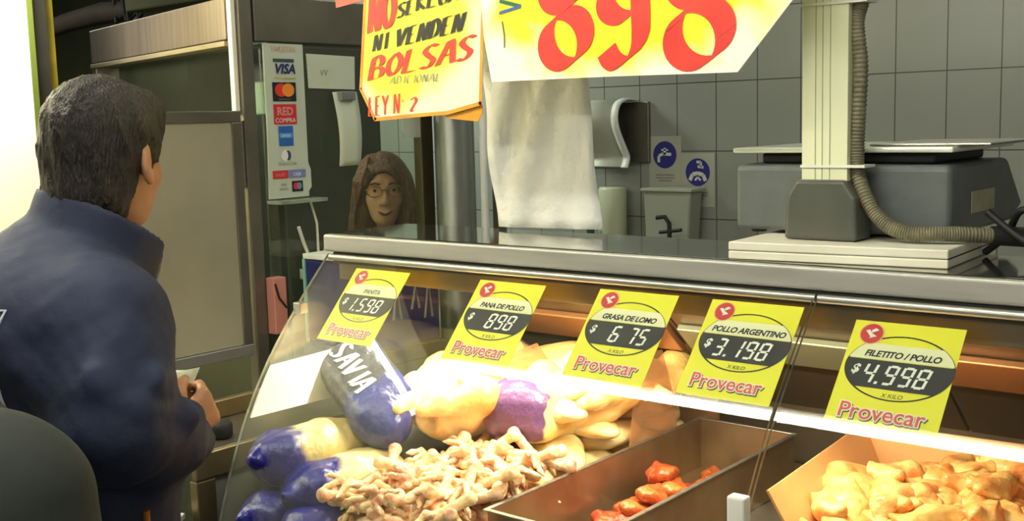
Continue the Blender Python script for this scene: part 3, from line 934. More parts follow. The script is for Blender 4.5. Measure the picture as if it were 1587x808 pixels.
ys = sign_paint('yellow sign paper with painted glare', (252, 248, 206), (242, 238, 70), -1.53, 1.70, 0.19, 0.15, 9)  # glare painted into the paper: yellow at upper left, bleached beyond
edge = mat('orange red marker border', (232, 132, 44), 0.5, 0, (240, 170, 40), 9)
yo = [(-1.612, 2.03), (-1.625, 1.758), (-1.648, 1.589), (-1.609, 1.526), (-1.50, 1.531), (-1.413, 1.534), (-1.330, 1.549), (-1.316, 1.731), (-1.309, 2.03)]
SB = 1.515
y1 = MB().prism(yo, 'y', SB, SB + 0.0015, ys).build('rule_sign')
tag(y1, 'yellow hand lettered paper sign about bags hanging left of the numerals', 'sign')
k = MB()
for i in range(len(yo) - 1):
    a, b_ = yo[i], yo[i + 1]
    L = math.hypot(b_[0] - a[0], b_[1] - a[1]); nx, nz = -(b_[1] - a[1]) / L * .007, (b_[0] - a[0]) / L * .007
    k.poly([(a[0], SB - .0006, a[1]), (a[0] + nx, SB - .0006, a[1] + nz), (b_[0] + nx, SB - .0006, b_[1] + nz), (b_[0], SB - .0006, b_[1])][::-1], edge)
k.build('marker_border', y1)
k = MB()
PL = P5(SB - 0.0012)
bk = ink['black']
AF = lambda px, py: (0.001745 * px - 0.00010 * py - 2.5960, -0.00012 * px - 0.00121 * py + 1.8195)   # sign-plane ruler taken from the lettering layout
V = lambda dx, dy: (0.001745 * dx - 0.0001 * dy, -0.00012 * dx - 0.00121 * dy)
letters(k, 'NO', AF(566, 46), V(20, -5), V(2, -58), V(9, -5), red, PL, 1.05)
letters(k, 'SE', AF(609, 24), V(13, -4), V(3, -22), V(5, -2.5), bk, PL, 1.05)
letters(k, 'REGALAN', AF(638, 13), V(15, -3.6), V(3, -24), V(5, -2.5), bk, PL, 1.05)
letters(k, 'NI', AF(573, 75), V(13, -3), V(3, -25), V(5, -2.5), bk, PL, 1.1)
letters(k, 'VENDEN', AF(607, 68), V(15, -3.8), V(5, -27), V(6.5, -3), bk, PL, 1.12)
letters(k, 'BOLSAS', AF(566, 121), V(24, -6), V(7, -35), V(8.5, -4), red, PL, 1.09)
letters(k, 'ADICIONAL', AF(600, 126), V(8.2, -.9), V(2, -12), V(1.5, -.8), ink['grey'], PL, 1.15)
letters(k, 'LEY N', AF(567, 178), V(10, -1.7), V(0, -30), V(2.8, -1.8), red, PL, 1.1)
letters(k, '°', AF(616, 165), V(10, -1), V(0, -18), V(2, -1), ink['gold'], PL)
letters(k, '2', AF(632, 165), V(12, -1.5), V(0, -20), V(4, -2), red, PL)
k.build('hand_lettering', y1)
o1 = MB().prism([(-1.425, 2.03), (-1.425, 1.528), (-1.345, 1.520), (-1.334, 1.535), (-1.334, 2.03)], 'y', 1.520, 1.5215, mat('orange paper', (226, 150, 30), 0.5, 0, (196, 150, 30), 9)).build('orange_sign')
tag(o1, 'orange paper sheet peeking out under the yellow bag sign', 'sign')
o2 = MB().prism([(-1.74, 2.03), (-1.715, 1.752), (-1.630, 1.760), (-1.632, 2.03)], 'y', 1.523, 1.5245, mat('red paper', (214, 84, 70), 0.5)).build('red_sign')
tag(o2, 'red paper sheet at the top edge left of the yellow sign', 'sign')
wpaper = mat('crumpled white paper', (242, 242, 240), 0.6, 0, (232, 232, 230), 10, 0.9, 22)
rows = []
rg = random.Random(3)
for i in range(31):
    t_ = i / 30; z = 2.03 - t_ * 0.7245
    xl = -1.515 + 0.034 * max(0, (1.63 - z) / 0.33); xr = -1.253 + 0.03 * max(0, (1.63 - z) / 0.33)
    rows.append([(xl + (xr - xl) * j / 14, 1.725 + 0.006 * math.sin(3.1 * j / 14 * 2 + t_ * 9) * math.sin(t_ * 7 + j * .5) + 0.004 * math.sin(j * 1.3 + i * .7), z + 0.004 * j / 14) for j in range(15)])
wp = sheet('wrapping_paper', rows, wpaper)
tag(wp, 'long crumpled white wrapping paper hanging behind the big numerals sign', 'paper')
rr = MB().tube([(-1.80, 1.738, 2.03), (-1.10, 1.738, 2.03)], 0.011, M['steel_dark'], 12).tube([(-1.78, 1.738, 2.03), (-1.78, 1.738, 2.75)], 0.005, M['steel_dark'], 8).tube([(-1.12, 1.738, 2.03), (-1.12, 1.738, 2.75)], 0.005, M['steel_dark'], 8)
tag(rr.build('paper_rail'), 'second steel rod hung from the ceiling that carries the white wrapping paper', 'rail')

# ---------------------------------------------------------------- scale on its board
board = empty('cutting_board', (0, 0, 1.3005))
tag(board, 'thick white plastic cutting board under the scale', 'cutting board')
bp_ = [(-0.838, 1.517), (-0.518, 1.552), (-0.530, 1.822), (-0.85, 1.80)]
wb = mat('ivory plastic board', (240, 237, 218), 0.45, 0, (228, 222, 200), 8)
MB().prism(bp_, 'z', 0.0, 0.0125, wb).build('lower_layer', board, 0.002)
MB().prism(bp_, 'z', 0.0135, 0.0265, wb).build('upper_layer', board, 0.002)
MB().prism([(p[0] * 0.995 - 0.003, p[1] + 0.004 * (1 if p[1] < 1.7 else -1)) for p in bp_], 'z', 0.0125, 0.0135, M['dark']).build('groove', board)
sc = empty('weighing_scale', (-0.70, 1.65, 1.327))
tag(sc, 'grey market scale with tall ivory column standing on the white board', 'scale')
gp = mat('grey scale plastic', (98, 103, 100), 0.4, 0, (90, 95, 92), 20, 0.03, 200)
gp2 = mat('dark grey scale base', (86, 88, 78), 0.4, 0, (78, 80, 72), 20, 0.03, 200)
bd = MB().prism([(-0.005, 0.006), (0.30, 0.006), (0.36, 0.030), (0.27, 0.112), (-0.005, 0.112)], 'x', -0.195, 0.153, gp).build('body', sc, 0.010, 4)
MB().prism([(0.0, .07), (0.0, .07)], 'x', 0, 0, gp) if False else None
MB().box((0.1535, 0.085, 0.035), (0.1545, 0.195, 0.068), mat('tan label', (160, 152, 118), 0.5, 0, (176, 170, 140), 30)).build('side_label', bd)
for (x, y) in ((-0.17, 0.03), (0.13, 0.03), (-0.17, 0.145), (0.13, 0.145)):
    MB().lathe([(0, 0), (0.012, 0), (0.014, 0.006), (0.010, 0.0085), (0, 0.0085)], M['black'], 14).build('foot', sc, loc=(x, y, 0.0))
bs = MB().prism([(-0.078, 0.001), (0.038, 0.001), (0.036, 0.066), (0.018, 0.092), (-0.058, 0.092), (-0.074, 0.066)], 'y', -0.068, -0.008, gp2).build('column_base', sc, 0.006, 3)
ivory = mat('ivory column plastic', (226, 228, 190), 0.42, 0, (218, 220, 182), 6)
cl = MB().box((-0.054, -0.056, 0.078), (0.018, -0.014, 0.62), ivory)
for x in (-0.033, -0.022, -0.010):
    cl.box((x, -0.0568, 0.079), (x + 0.0012, -0.0558, 0.62), mat('column groove', (150, 152, 120), 0.6))
col_ = cl.build('column', sc, 0.001)
MB().box((-0.09, -0.07, 0.62), (0.06, 0.0, 0.72), gp).build('display_head', sc, 0.01)
for z in (0.112, 0.352):
    zt = MB().box((-0.0555, -0.0585, z - .002), (0.046, -0.0568, z + .002), M['white_plastic']).box((0.018, -0.0575, z - .002), (0.046, -0.02, z + .002), M['white_plastic'])
    zt.build('cable_tie', col_)
pl = MB().box((-0.20, -0.005, 0.130), (0.155, 0.29, 0.1385), mat('white steel plate', (226, 230, 208), 0.3, 0.2)).build('weighing_plate', sc, 0.003)
MB().box((-0.16, 0.02, 0.1125), (0.12, 0.25, 0.1295), M['black']).build('plate_support', sc, 0.004)
MB().box((0.02, 0.02, 0.139), (0.20, 0.26, 0.143), M['steel']).build('plate_insert', pl, 0.002)
# conduit with rings
cpts = [(-0.660, 1.615, 1.86), (-0.668, 1.615, 1.70), (-0.678, 1.615, 1.65), (-0.672, 1.615, 1.59), (-0.674, 1.615, 1.52), (-0.676, 1.615, 1.465), (-0.672, 1.612, 1.425), (-0.650, 1.605, 1.38), (-0.622, 1.60, 1.353), (-0.590, 1.603, 1.342), (-0.555, 1.613, 1.342), (-0.525, 1.63, 1.341), (-0.490, 1.655, 1.338)]


def cr3(pts, n):
    a = cr([(p[0], p[1]) for p in pts], n); b_ = cr([(p[2], 0) for p in pts], n)
    return [(q[0], q[1], r_[0]) for q, r_ in zip(a, b_)]


cp = cr3(cpts, 40)
hose = MB().tube(cp, [0.0108 + 0.0007 * (1 if (i // 2) % 2 else -1) for i in range(len(cp))], mat('ribbed grey brown conduit', (126, 120, 92), 0.55, 0, (100, 96, 74), 40), 12).build('conduit_hose')
tag(hose, 'ribbed grey conduit hose tied along the ivory scale column', 'hose')
MB().tube([(-0.4915, 1.654, 1.3385), (-0.45, 1.685, 1.335)], [0.014, 0.015], M['black'], 12).build('end_sleeve', hose)
cab = MB()
cab.tube(cr3([(-0.52, 1.72, 1.306), (-0.485, 1.70, 1.335), (-0.455, 1.665, 1.375), (-0.42, 1.66, 1.36), (-0.40, 1.65, 1.312), (-0.36, 1.66, 1.306)], 8), 0.0055, M['black'], 8)
cab.tube(cr3([(-0.50, 1.66, 1.372), (-0.465, 1.655, 1.345), (-0.43, 1.648, 1.325), (-0.38, 1.65, 1.307), (-0.33, 1.66, 1.306)], 8), 0.0055, M['black'], 8)
tag(cab.build('power_cable'), 'tangled black cables at the right end beside the cutting board', 'cable')
tag(MB().tube(cr3([(-0.43, 1.70, 1.3065), (-0.40, 1.72, 1.32), (-0.36, 1.71, 1.3065)], 8), 0.006, mat('yellow green wire', (170, 170, 70), 0.5), 8).build('yellow_cable'), 'short yellow cable loop beside the black cables on the counter', 'cable')

# ---------------------------------------------------------------- back wall fittings
td = empty('paper_towel_dispenser', (-3.0, 4.379, 1.45))
tag(td, 'white wall mounted paper dispenser with curved cover on the tiles', 'dispenser')
dw = mat('grey white plastic', (178, 178, 160), 0.45, 0, (168, 168, 150), 6)
MB().box((-0.20, -0.02, -0.14), (0.185, -0.001, 0.14), M['steel_dark']).build('back_plate', td, 0.004)
prof = cr([(-0.02, 0.145), (-0.10, 0.150), (-0.165, 0.13), (-0.19, 0.08), (-0.18, 0.02), (-0.13, -0.06), (-0.10, -0.11), (-0.12, -0.155)], 6)
MB().add([(x, p[0], p[1]) for p in prof for x in (-0.20, 0.12)], [(2 * i, 2 * i + 1, 2 * i + 3, 2 * i + 2) for i in range(len(prof) - 1)], dw, True).build('cover', td, solid=0.006)
MB().add([(x, p[0] * 1.02, p[1] * 1.02) for p in prof for x in (0.10, 0.135)], [(2 * i, 2 * i + 1, 2 * i + 3, 2 * i + 2) for i in range(len(prof) - 1)], M['white_plastic'], True).build('cover_rim', td, solid=0.010)
MB().tube([(-0.19, -0.10, 0.02), (0.09, -0.10, 0.02)], 0.055, M['dark'], 20).build('paper_roll', td)
sd_ = MB().lathe([(0, 0), (0.062, 0), (0.066, 0.01), (0.066, 0.235), (0.060, 0.245), (0, 0.245)], mat('pale soap bottle', (190, 194, 160), 0.4), 24).build('soap_container', None, loc=(-2.98, 4.30, 0.955))
tag(sd_, 'pale cylindrical soap container on the back ledge under the paper dispenser', 'container')
lf = MB().add([(0, 0, 0), (.018, -.004, .03), (.02, -.004, .06), (0, 0, .10), (-.018, -.004, .06), (-.016, -.004, .03)], [(0, 1, 2, 3, 4, 5)], mat('dark green leaf', (30, 62, 26), 0.5)).build('green_sponge', None, loc=(-3.05, 4.22, 0.957), solid=0.012)
tag(lf, 'dark green sponge leaning in front of the soap container', 'sponge')
ld = MB().box((-4.2, 4.12, 0.90), (-1.3, 4.379, 0.955), M['steel_dark']).build('back_ledge', None, 0.005)
tag(ld, 'steel ledge running along the foot of the tiled back wall', 'ledge')
for x in (-3.8, -2.6, -1.6):
    MB().box((x - .02, 4.2, 0.0), (x + .02, 4.379, 0.899), M['steel_dark']).build('bracket', ld, 0.003)
fc = MB().tube([(0, 0, 0), (0, 0, 0.10), (-.02, -0.005, 0.13), (-.06, -0.01, 0.125)], 0.010, M['black'], 10).tube([(-.05, 0, .06), (.06, 0, .075)], 0.008, M['black'], 8).build('faucet', None, loc=(-2.585, 4.16, 0.955))
tag(fc, 'small dark tap on the back ledge below the blue stickers', 'tap')
wbx = MB().prism([(-.12, 0), (.10, 0), (.115, .24), (-.13, .24)], 'y', 4.24, 4.34, mat('pale grey tub', (150, 152, 134), 0.5)).build('plastic_tub', None, 0.008, loc=(-2.64, 0, 0.956))
tag(wbx, 'pale grey plastic tub on the back ledge right of the soap container', 'tub')
MB().prism([(-.14, .232), (.125, .232), (.125, .246), (-.14, .246)], 'y', 4.23, 4.35, mat('pale tub rim', (160, 162, 144), 0.5)).build('rim', wbx, 0.003)
st_blue = mat('sticker blue', (44, 42, 120), 0.45); st_w = mat('sticker white', (170, 170, 152), 0.5); st_ic = mat('sticker icon', (208, 208, 196), 0.5)


def sticker(x, z, label, kind_):
    s_ = MB().box((x - .085, 4.377, z - .155), (x + .085, 4.379, z + .085), st_w).build('hygiene_sticker')
    tag(s_, label, 'sticker', 'blue hygiene stickers on the tiles')
    k_ = MB(); Y_ = lambda d: 4.377 - d
    k_.poly([(x + .062 * math.cos(a), Y_(.0008), z + .062 * math.sin(a)) for a in [-2 * math.pi * i / 32 for i in range(32)]][::-1], st_blue)

    def bl(pts, w, d=.0014):
        for i in range(len(pts) - 1):
            (ax, az), (bx, bz) = pts[i], pts[i + 1]; L = math.hypot(bx - ax, bz - az); nx, nz = -(bz - az) / L * w, (bx - ax) / L * w
            k_.poly([(x + ax - nx, Y_(d), z + az - nz), (x + bx - nx, Y_(d), z + bz - nz), (x + bx + nx, Y_(d), z + bz + nz), (x + ax + nx, Y_(d), z + az + nz)], st_ic)
    if kind_ == 'tap':
        bl([(-.032, -.034), (-.032, -.006), (-.012, .004), (.034, .002)], .007); bl([(0, 0), (.0, .032)], .006); bl([(-.018, .022), (.018, .022)], .004)
    else:
        bl([(-.006, .046), (.016, .046), (.016, .024)], .006); bl([(.0, .026), (.03, .022)], .006); bl([(-.04, -.036), (-.026, -.010), (0, -.004), (.028, -.012), (.040, -.038)], .009); bl([(-.014, -.036), (0, -.022), (.016, -.036)], .005)
    for q, w_ in ((-.095, .05), (-.108, .05), (-.121, .035)):
        k_.poly([(x - w_, Y_(.0008), z + q), (x + w_, Y_(.0008), z + q), (x + w_, Y_(.0008), z + q + .006), (x - w_, Y_(.0008), z + q + .006)], ink['grey'])
    k_.build('blue_pictogram', s_)


sticker(-2.74, 1.346, 'round blue tap sticker on white, beside the paper dispenser', 'tap')
sticker(-2.569, 1.268, 'round blue hand washing sticker, the lower of the two stickers', 'hands')

# ---------------------------------------------------------------- ceiling tubes


def tube_light(name, x0, x1, y, z, label, power, along='x'):
    t_ = empty(name, (0, 0, 0)); tag(t_, label, 'ceiling light', 'fluorescent tubes over the stall')
    em = M.setdefault('tube', mat('lit fluorescent tube', (255, 252, 238), 0.4, emit=power))
    if along == 'x':
        MB().box((x0, y - .05, z + .031), (x1, y + .05, z + .06), M['white_plastic']).build('housing', t_, 0.005)
        MB().tube([(x0 + .03, y, z), (x1 - .03, y, z)], 0.030, em, 16).build('tube', t_)
        for x in (x0 + .1, x1 - .1): MB().tube([(x, y, z + .06), (x, y, 2.75)], 0.006, M['steel_dark'], 8).build('hanger', t_)
    return t_


tube_light('fluorescent_light', -2.7, -0.05, 0.60, 2.45, 'long fluorescent tube light over the aisle in front of the case', TUBE)
tube_light('fluorescent_light', -2.0, 0.8, -1.9, 2.5, 'unseen fluorescent tube light added across the aisle to light the paper and signs', TUBE)  # added fixture, lights the hanging paper and signs from the front

# ---------------------------------------------------------------- poultry in the case
rg = random.Random(11)


def bag_mat(name, body, body2, end, thr, soft=0.012, axis='Y', sign=1, both=False, streak=None):
    m = mat(name, body, 0.3, 0, body2, 14, 0.6, 34)
    nt = m.node_tree; b = nt.nodes['Principled BSDF']
    tc = next(n for n in nt.nodes if n.type == 'TEX_COORD')
    sp = nt.nodes.new('ShaderNodeSeparateXYZ'); nt.links.new(tc.outputs['Object'], sp.inputs[0])
    n = nt.nodes.new('ShaderNodeTexNoise'); n.inputs['Scale'].default_value = 16; nt.links.new(tc.outputs['Object'], n.inputs['Vector'])
    ma = nt.nodes.new('ShaderNodeMath'); ma.operation = 'MULTIPLY_ADD'; ma.inputs[1].default_value = 0.10
    nt.links.new(n.outputs['Fac'], ma.inputs[0]); nt.links.new(sp.outputs[axis], ma.inputs[2])
    mr = nt.nodes.new('ShaderNodeMapRange')
    lo_, hi_ = thr + 0.05 - soft, thr + 0.05 + soft
    mr.inputs[1].default_value = lo_; mr.inputs[2].default_value = hi_
    if sign < 0: mr.inputs[3].default_value = 1; mr.inputs[4].default_value = 0
    nt.links.new(ma.outputs[0], mr.inputs[0])
    old = b.inputs['Base Color'].links[0].from_socket
    mx = nt.nodes.new('ShaderNodeMix'); mx.data_type = 'RGBA'
    nt.links.new(mr.outputs[0], mx.inputs['Factor'])
    mx.inputs['A'].default_value = s2l(end) + (1,); nt.links.new(old, mx.inputs['B'])
    nt.links.new(mx.outputs['Result'], b.inputs['Base Color'])
    return m


def bag_mesh(name, m, L, w, h, seed, twist=True, vox=0.0045):
    s_ = SDF((-w * 1.35, -L * 0.62, -h * 1.3), (w * 1.35, L * 0.62, h * 1.35), vox)
    s_.box((0, 0.02 * L, 0), (w * .92, L * 0.40, h * .86), min(w, h) * .62, k=0)
    s_.ell((w * .1, L * 0.12, h * .18), (w * .85, L * 0.30, h * .95), k=0.03)
    s_.ell((0, -L * 0.30, -h * .05), (w * .72, L * 0.20, h * .72), k=0.03)
    if twist: s_.cap((0, -L * 0.40, 0), (w * .25, -L * 0.52, h * .1), 0.016, 0.010, 0.02)
    s_.noise(0.0036, 42, seed)
    return s_.mesh(name, m)


cream = (236, 214, 150); cream2 = (222, 190, 116)
navy = (24, 24, 112)
mA = bag_mat('chicken bag, blue end', (226, 208, 140), (208, 184, 110), navy, -0.045)
mB = bag_mat('chicken bag, pale', (240, 226, 170), (226, 200, 130), navy, -0.03)
mC = mat('blue bag plastic', navy, 0.3, 0, (34, 36, 128), 18, 0.7, 34)
mD = bag_mat('dark blue printed bag', (56, 58, 66), (44, 46, 58), (40, 46, 112), 0.02, axis='X', sign=-1)
mE = bag_mat('chicken bag, purple end', (244, 226, 150), (238, 200, 110), (104, 70, 112), 0.095, soft=0.004, sign=-1)
meA = bag_mesh('poultry_bag', mA, 0.27, 0.062, 0.056, 1)
meB = bag_mesh('poultry_bag', mB, 0.27, 0.070, 0.055, 2)
meC = bag_mesh('poultry_bag', mC, 0.20, 0.060, 0.045, 3)
meE = bag_mesh('poultry_bag', mE, 0.30, 0.085, 0.065, 4)


def put(me, name, loc, rot, label, cat, group=None):
    o = bpy.data.objects.new(name, me); COL.objects.link(o)
    o.location = loc; o.rotation_euler = [R(a) for a in rot]
    return tag(o, label, cat, group)


GB = 'bagged chickens in the left of the case'
put(meA, 'poultry_bag', (-1.676, 1.372, 0.885), (-6, 3, -6), 'bagged chicken with a blue twisted end pressed against the left glass', 'bag', GB)
put(meB, 'poultry_bag', (-1.578, 1.375, 0.838), (-4, 0, -12), 'pale bagged chicken with a blue end beside the pile of chicken feet', 'bag', GB)
put(meC, 'poultry_bag', (-1.650, 1.300, 0.795), (0, 0, -20), 'all blue bag lowest in the front left corner of the case', 'bag', GB)
put(meC, 'poultry_bag', (-1.555, 1.300, 0.790), (0, 0, 8), 'all blue bag under the pale chicken bag at the front glass', 'bag', GB)
# dark printed bag lying across the case
sD = SDF((-0.17, -0.09, -0.06), (0.17, 0.10, 0.07), 0.004)
sD.box((-0.03, 0, 0), (0.115, 0.068, 0.040), 0.03, k=0).ell((0.085, -0.01, -0.002), (0.062, 0.052, 0.046), k=0.03).noise(0.0022, 40, 6)
meD = sD.mesh('printed_bag', mD)
bgD = put(meD, 'printed_bag', (-1.632, 1.495, 0.985), (26, 26, -18), 'dark blue printed bag with big white letters across the left of the case', 'bag', GB)
from mathutils.bvhtree import BVHTree
bv = BVHTree.FromPolygons([v.co for v in meD.vertices], [list(p.vertices) for p in meD.polygons])
lt = MB()
k2 = MB()
letters(k2, 'SAVIA', (0, 0), (0.030, 0), (0.0, 0.046), (0.010, 0.004), logo_w, lambda x, z: (x, z, 0), 1.15)
vv = []
for p in k2.v:
    q = Vector((-0.118 + p[0] * 0.92, -0.030 + p[1], 0.2)); hit = bv.ray_cast(q, Vector((0, 0, -1)))
    vv.append(tuple(hit[0] + Vector((0, 0, 0.0018))) if hit[0] else (q.x, q.y, 0.03))
lt.add(vv, k2.f, mat('white print', (226, 230, 240), 0.35)).build('print_lettering', bgD)
strip = MB()
pts = []
for i in range(17):
    x = -0.10 + 0.21 * i / 16
    for yy in (0.048, 0.062):
        hit = bv.ray_cast(Vector((x, yy - 0.16 * (x + .1) * .25, 0.2)), Vector((0, 0, -1)))
        pts.append(tuple(hit[0] + Vector((0, 0, .0015))) if hit[0] else (x, yy, 0.0))
strip.add(pts, [(2 * i, 2 * i + 2, 2 * i + 3, 2 * i + 1) for i in range(16)], mat('pale blue print', (190, 200, 232), 0.35)).build('pale_stripe', bgD)
put(meE, 'poultry_bag', (-1.595, 1.690, 0.950), (6, 4, 32), 'large cream bagged chicken with purple print behind the dark printed bag', 'bag', GB)
put(meE, 'poultry_bag', (-1.520, 1.930, 0.945), (4, 0, -35), 'large cream bagged chicken deepest in the left of the case', 'bag', GB)
put(meE, 'poultry_bag', (-1.362, 1.715, 0.945), (6, 4, 184), 'cream bagged chicken with its purple end facing the glass', 'bag', GB)
put(meE, 'poultry_bag', (-1.650, 1.870, 0.945), (6, 0, 10), 'cream bagged chicken lying against the left end glass at the back', 'bag', GB)

skin = mat('pale chicken skin', (244, 214, 142), 0.32, 0, (236, 184, 104), 12, 0.35, 60, sss=0.2)
skin2 = mat('pale raw poultry', (246, 226, 170), 0.35, 0, (238, 200, 134), 10, 0.3, 50, sss=0.2, rnd=0.06)


def whole_chicken(seed):
    s_ = SDF((-0.13, -0.16, -0.09), (0.13, 0.17, 0.10), 0.0045)
    s_.ell((0, 0, 0), (0.075, 0.11, 0.066), k=0).ell((0, 0.045, 0.018), (0.062, 0.065, 0.058), k=0.03)
    for sx in (-1, 1):
        s_.chain([(sx * 0.055, -0.045, 0.005), (sx * 0.085, -0.03, 0.035), (sx * 0.05, -0.105, 0.03), (sx * 0.03, -0.145, 0.025)], [0.034, 0.036, 0.020, 0.013], 0.015)
        s_.chain([(sx * 0.062, 0.06, 0.02), (sx * 0.098, 0.03, 0.005), (sx * 0.08, 0.08, -0.01), (sx * 0.06, 0.11, 0.0)], [0.024, 0.018, 0.015, 0.009], 0.01)
    s_.cap((0, 0.10, 0.01), (0.01, 0.145, 0.0), 0.026, 0.018, 0.02)
    s_.ell((0, -0.115, -0.005), (0.024, 0.035, 0.02), k=0.012, op='sub')
    s_.noise(0.0018, 50, seed)
    return s_.mesh('whole_chicken', skin)


wc = whole_chicken(5)
for loc, rot, lab in (((-1.318, 1.800, 0.955), (0, 4, 20), 'pale whole chicken on the clear tray, right behind the purple ended bag'),
                      ((-1.325, 1.985, 0.945), (6, 0, 70), 'pale whole chicken lying behind another, left of the cream cuts'),
                      ((-1.497, 1.610, 0.950), (0, -4, 2), 'pale whole chicken wedged between the bags and the chicken feet')):
    put(wc, 'whole_chicken', loc, rot, lab, 'chicken', 'whole chickens in the middle of the case')


# cream cuts (breast fillets) heaped left of the empty pan, on a clear tray
def fillet(seed):
    r_ = random.Random(seed)
    s_ = SDF((-0.075, -0.11, -0.05), (0.075, 0.11, 0.05), 0.0045)
    s_.ell((0, 0.02, 0), (0.052, 0.066, 0.026), k=0).ell((r_.uniform(-.012, .012), -0.045, 0), (0.030, 0.052, 0.018), k=0.03).cap((0.03, 0.03, 0.006), (0.02, -0.06, 0.004), 0.014, 0.008, 0.015)
    s_.noise(0.0024, 38, seed)
    return s_.mesh('chicken_fillet', skin2)


fm = [fillet(21 + i) for i in range(4)]


class Heap:
    """lays pieces on a height map so that each one rests on those below"""

    def __init__(s, x0, x1, y0, y1, z, cell=0.01):
        s.c = cell; s.x0, s.y0 = x0, y0
        s.h = np.full((int((x1 - x0) / cell) + 2, int((y1 - y0) / cell) + 2), z, float)

    def drop(s, x, y, r, t, cap=9):
        i0, i1 = int((x - r - s.x0) / s.c), int((x + r - s.x0) / s.c) + 1; j0, j1 = int((y - r - s.y0) / s.c), int((y + r - s.y0) / s.c) + 1
        sl = s.h[max(i0, 0):i1, max(j0, 0):j1]
        b_ = float(np.percentile(sl, 60)) if sl.size else 0
        if b_ + t > cap: return None
        sl[...] = np.maximum(sl, b_ + t)
        return b_ + t / 2


tr = empty('cuts_tray', (-1.315, 1.80, 0.761))
tag(tr, 'clear amber plastic tray holding the pale chicken cuts', 'tray')
tx0, tx1, ty0, ty1, tz = -0.105, 0.105, -0.28, 0.35, 0.105
MB().box((tx0, ty0, 0), (tx1, ty1, 0.004), M['amber']).build('bottom', tr)
MB().box((tx0, ty0, 0.004), (tx0 + .003, ty1, tz), M['amber']).build('side', tr)
MB().box((tx1 - .003, ty0, 0.004), (tx1, ty1, tz), M['amber']).build('side', tr)
MB().box((tx0 + .003, ty0, 0.004), (tx1 - .003, ty0 + .003, tz), M['amber']).build('end', tr)
MB().prism([(tx0 + .003, 0.004), (tx1 - .003, 0.004), (tx1 - .003, 0.20), (tx0 + .06, 0.235), (tx0 + .003, 0.16)], 'y', ty1 - .003, ty1, M['amber']).build('end', tr)
tag(MB().prism([(1.56, .762), (1.56, 1.034), (1.807, 1.052), (1.866, .985), (1.90, .762)], 'x', -1.4535, -1.4505, M['amber']).build('clear_divider'),
    'tall clear plastic divider between the bagged chickens and the clear tray', 'divider')
tag(MB().prism([(1.78, .767), (1.835, 1.056), (1.921, 1.044), (1.955, .962), (2.0, .767)], 'x', -1.2165, -1.2138, M['amber']).build('clear_divider'),
    'tall clear plastic divider standing beside the steel pan behind the card reading 675', 'divider')
hp = Heap(-1.44, -1.19, 1.50, 2.16, 0.768)
pos = [(x + rg.uniform(-.012, .012), y + rg.uniform(-.012, .012)) for l in range(3) for x in (-1.375, -1.305) for y in (1.68, 1.76, 1.83, 1.92, 2.02)]
for i, (x, y) in enumerate(pos):
    z = hp.drop(x, y, 0.05, 0.042)
    o = put(fm[i % 4], 'chicken_fillet', (x, y, z), (rg.uniform(-8, 8), rg.uniform(-8, 8), rg.uniform(0, 360)), 'pale chicken cut heaped in the clear tray left of the empty pan', 'chicken cut', 'chicken cuts in the clear tray')

# the nearly empty steel pan
pn = empty('steel_pan', (-1.10, 1.70, 0.762))
tag(pn, 'nearly empty rectangular steel pan with a few red scraps', 'pan')
px0, px1, py0, py1, pz = -0.104, 0.114, -0.345, 0.355, 0.108
MB().box((px0, py0, 0), (px1, py1, 0.003), M['pan']).build('pan_floor', pn)
for nm, lo_, hi_ in (('pan_wall', (px0, py0, .003), (px0 + .003, py1, pz)), ('pan_wall', (px1 - .003, py0, .003), (px1, py1, pz)),
                     ('pan_wall', (px0 + .003, py1 - .003, .003), (px1 - .003, py1, pz)), ('pan_wall', (px0 + .003, py0, .003), (px1 - .003, py0 + .003, pz))):
    MB().box(lo_, hi_, M['pan']).build(nm, pn)
rim = MB()
rw = .006
rim.box((px0 - rw, py0 - rw, pz), (px1 + rw, py0 + .003, pz + .003), M['steel']).box((px0 - rw, py1 - .003, pz), (px1 + rw, py1 + rw, pz + .003), M['steel'])
rim.box((px0 - rw, py0 + .003, pz), (px0 + .003, py1 - .003, pz + .003), M['steel']).box((px1 - .003, py0 + .003, pz), (px1 + rw, py1 - .003, pz + .003), M['steel'])
rim.build('pan_rim', pn, 0.001)
redm = mat('red seasoned meat', (168, 62, 30), 0.35, 0, (196, 104, 52), 30, 0.6, 70, sss=0.1, rnd=0.12)
sm_ = SDF((-.05, -.06, -.03), (.05, .06, .035), 0.003)
sm_.ell((0, 0, 0), (.028, .036, .016), k=0).ell((.014, .018, .006), (.018, .02, .013), k=.01).ell((-.014, -.02, .004), (.015, .018, .014), k=.01).noise(0.0040, 95, 8)
rm = sm_.mesh('red_scrap', redm)
hp = Heap(-1.22, -0.96, 1.36, 2.05, 0.7655)
for i, (x, y) in enumerate([(-1.10, 1.66), (-1.14, 1.70), (-1.08, 1.72), (-1.12, 1.74), (-1.06, 1.68), (-1.15, 1.64), (-1.10, 1.80), (-1.05, 1.78), (-1.13, 1.86), (-1.08, 1.90), (-1.12, 1.68), (-1.09, 1.76), (-1.13, 1.78), (-1.07, 1.84), (-1.04, 1.73), (-1.10, 1.70), (-1.12, 1.97), (-1.06, 1.62)]):
    z = hp.drop(x, y, 0.03, 0.022)
    put(rm, 'red_scrap', (x, y, z), (rg.uniform(-10, 10), rg.uniform(-10, 10), rg.uniform(0, 360)), 'red seasoned meat scrap left in the steel pan', 'meat', 'red meat scraps in the steel pan')

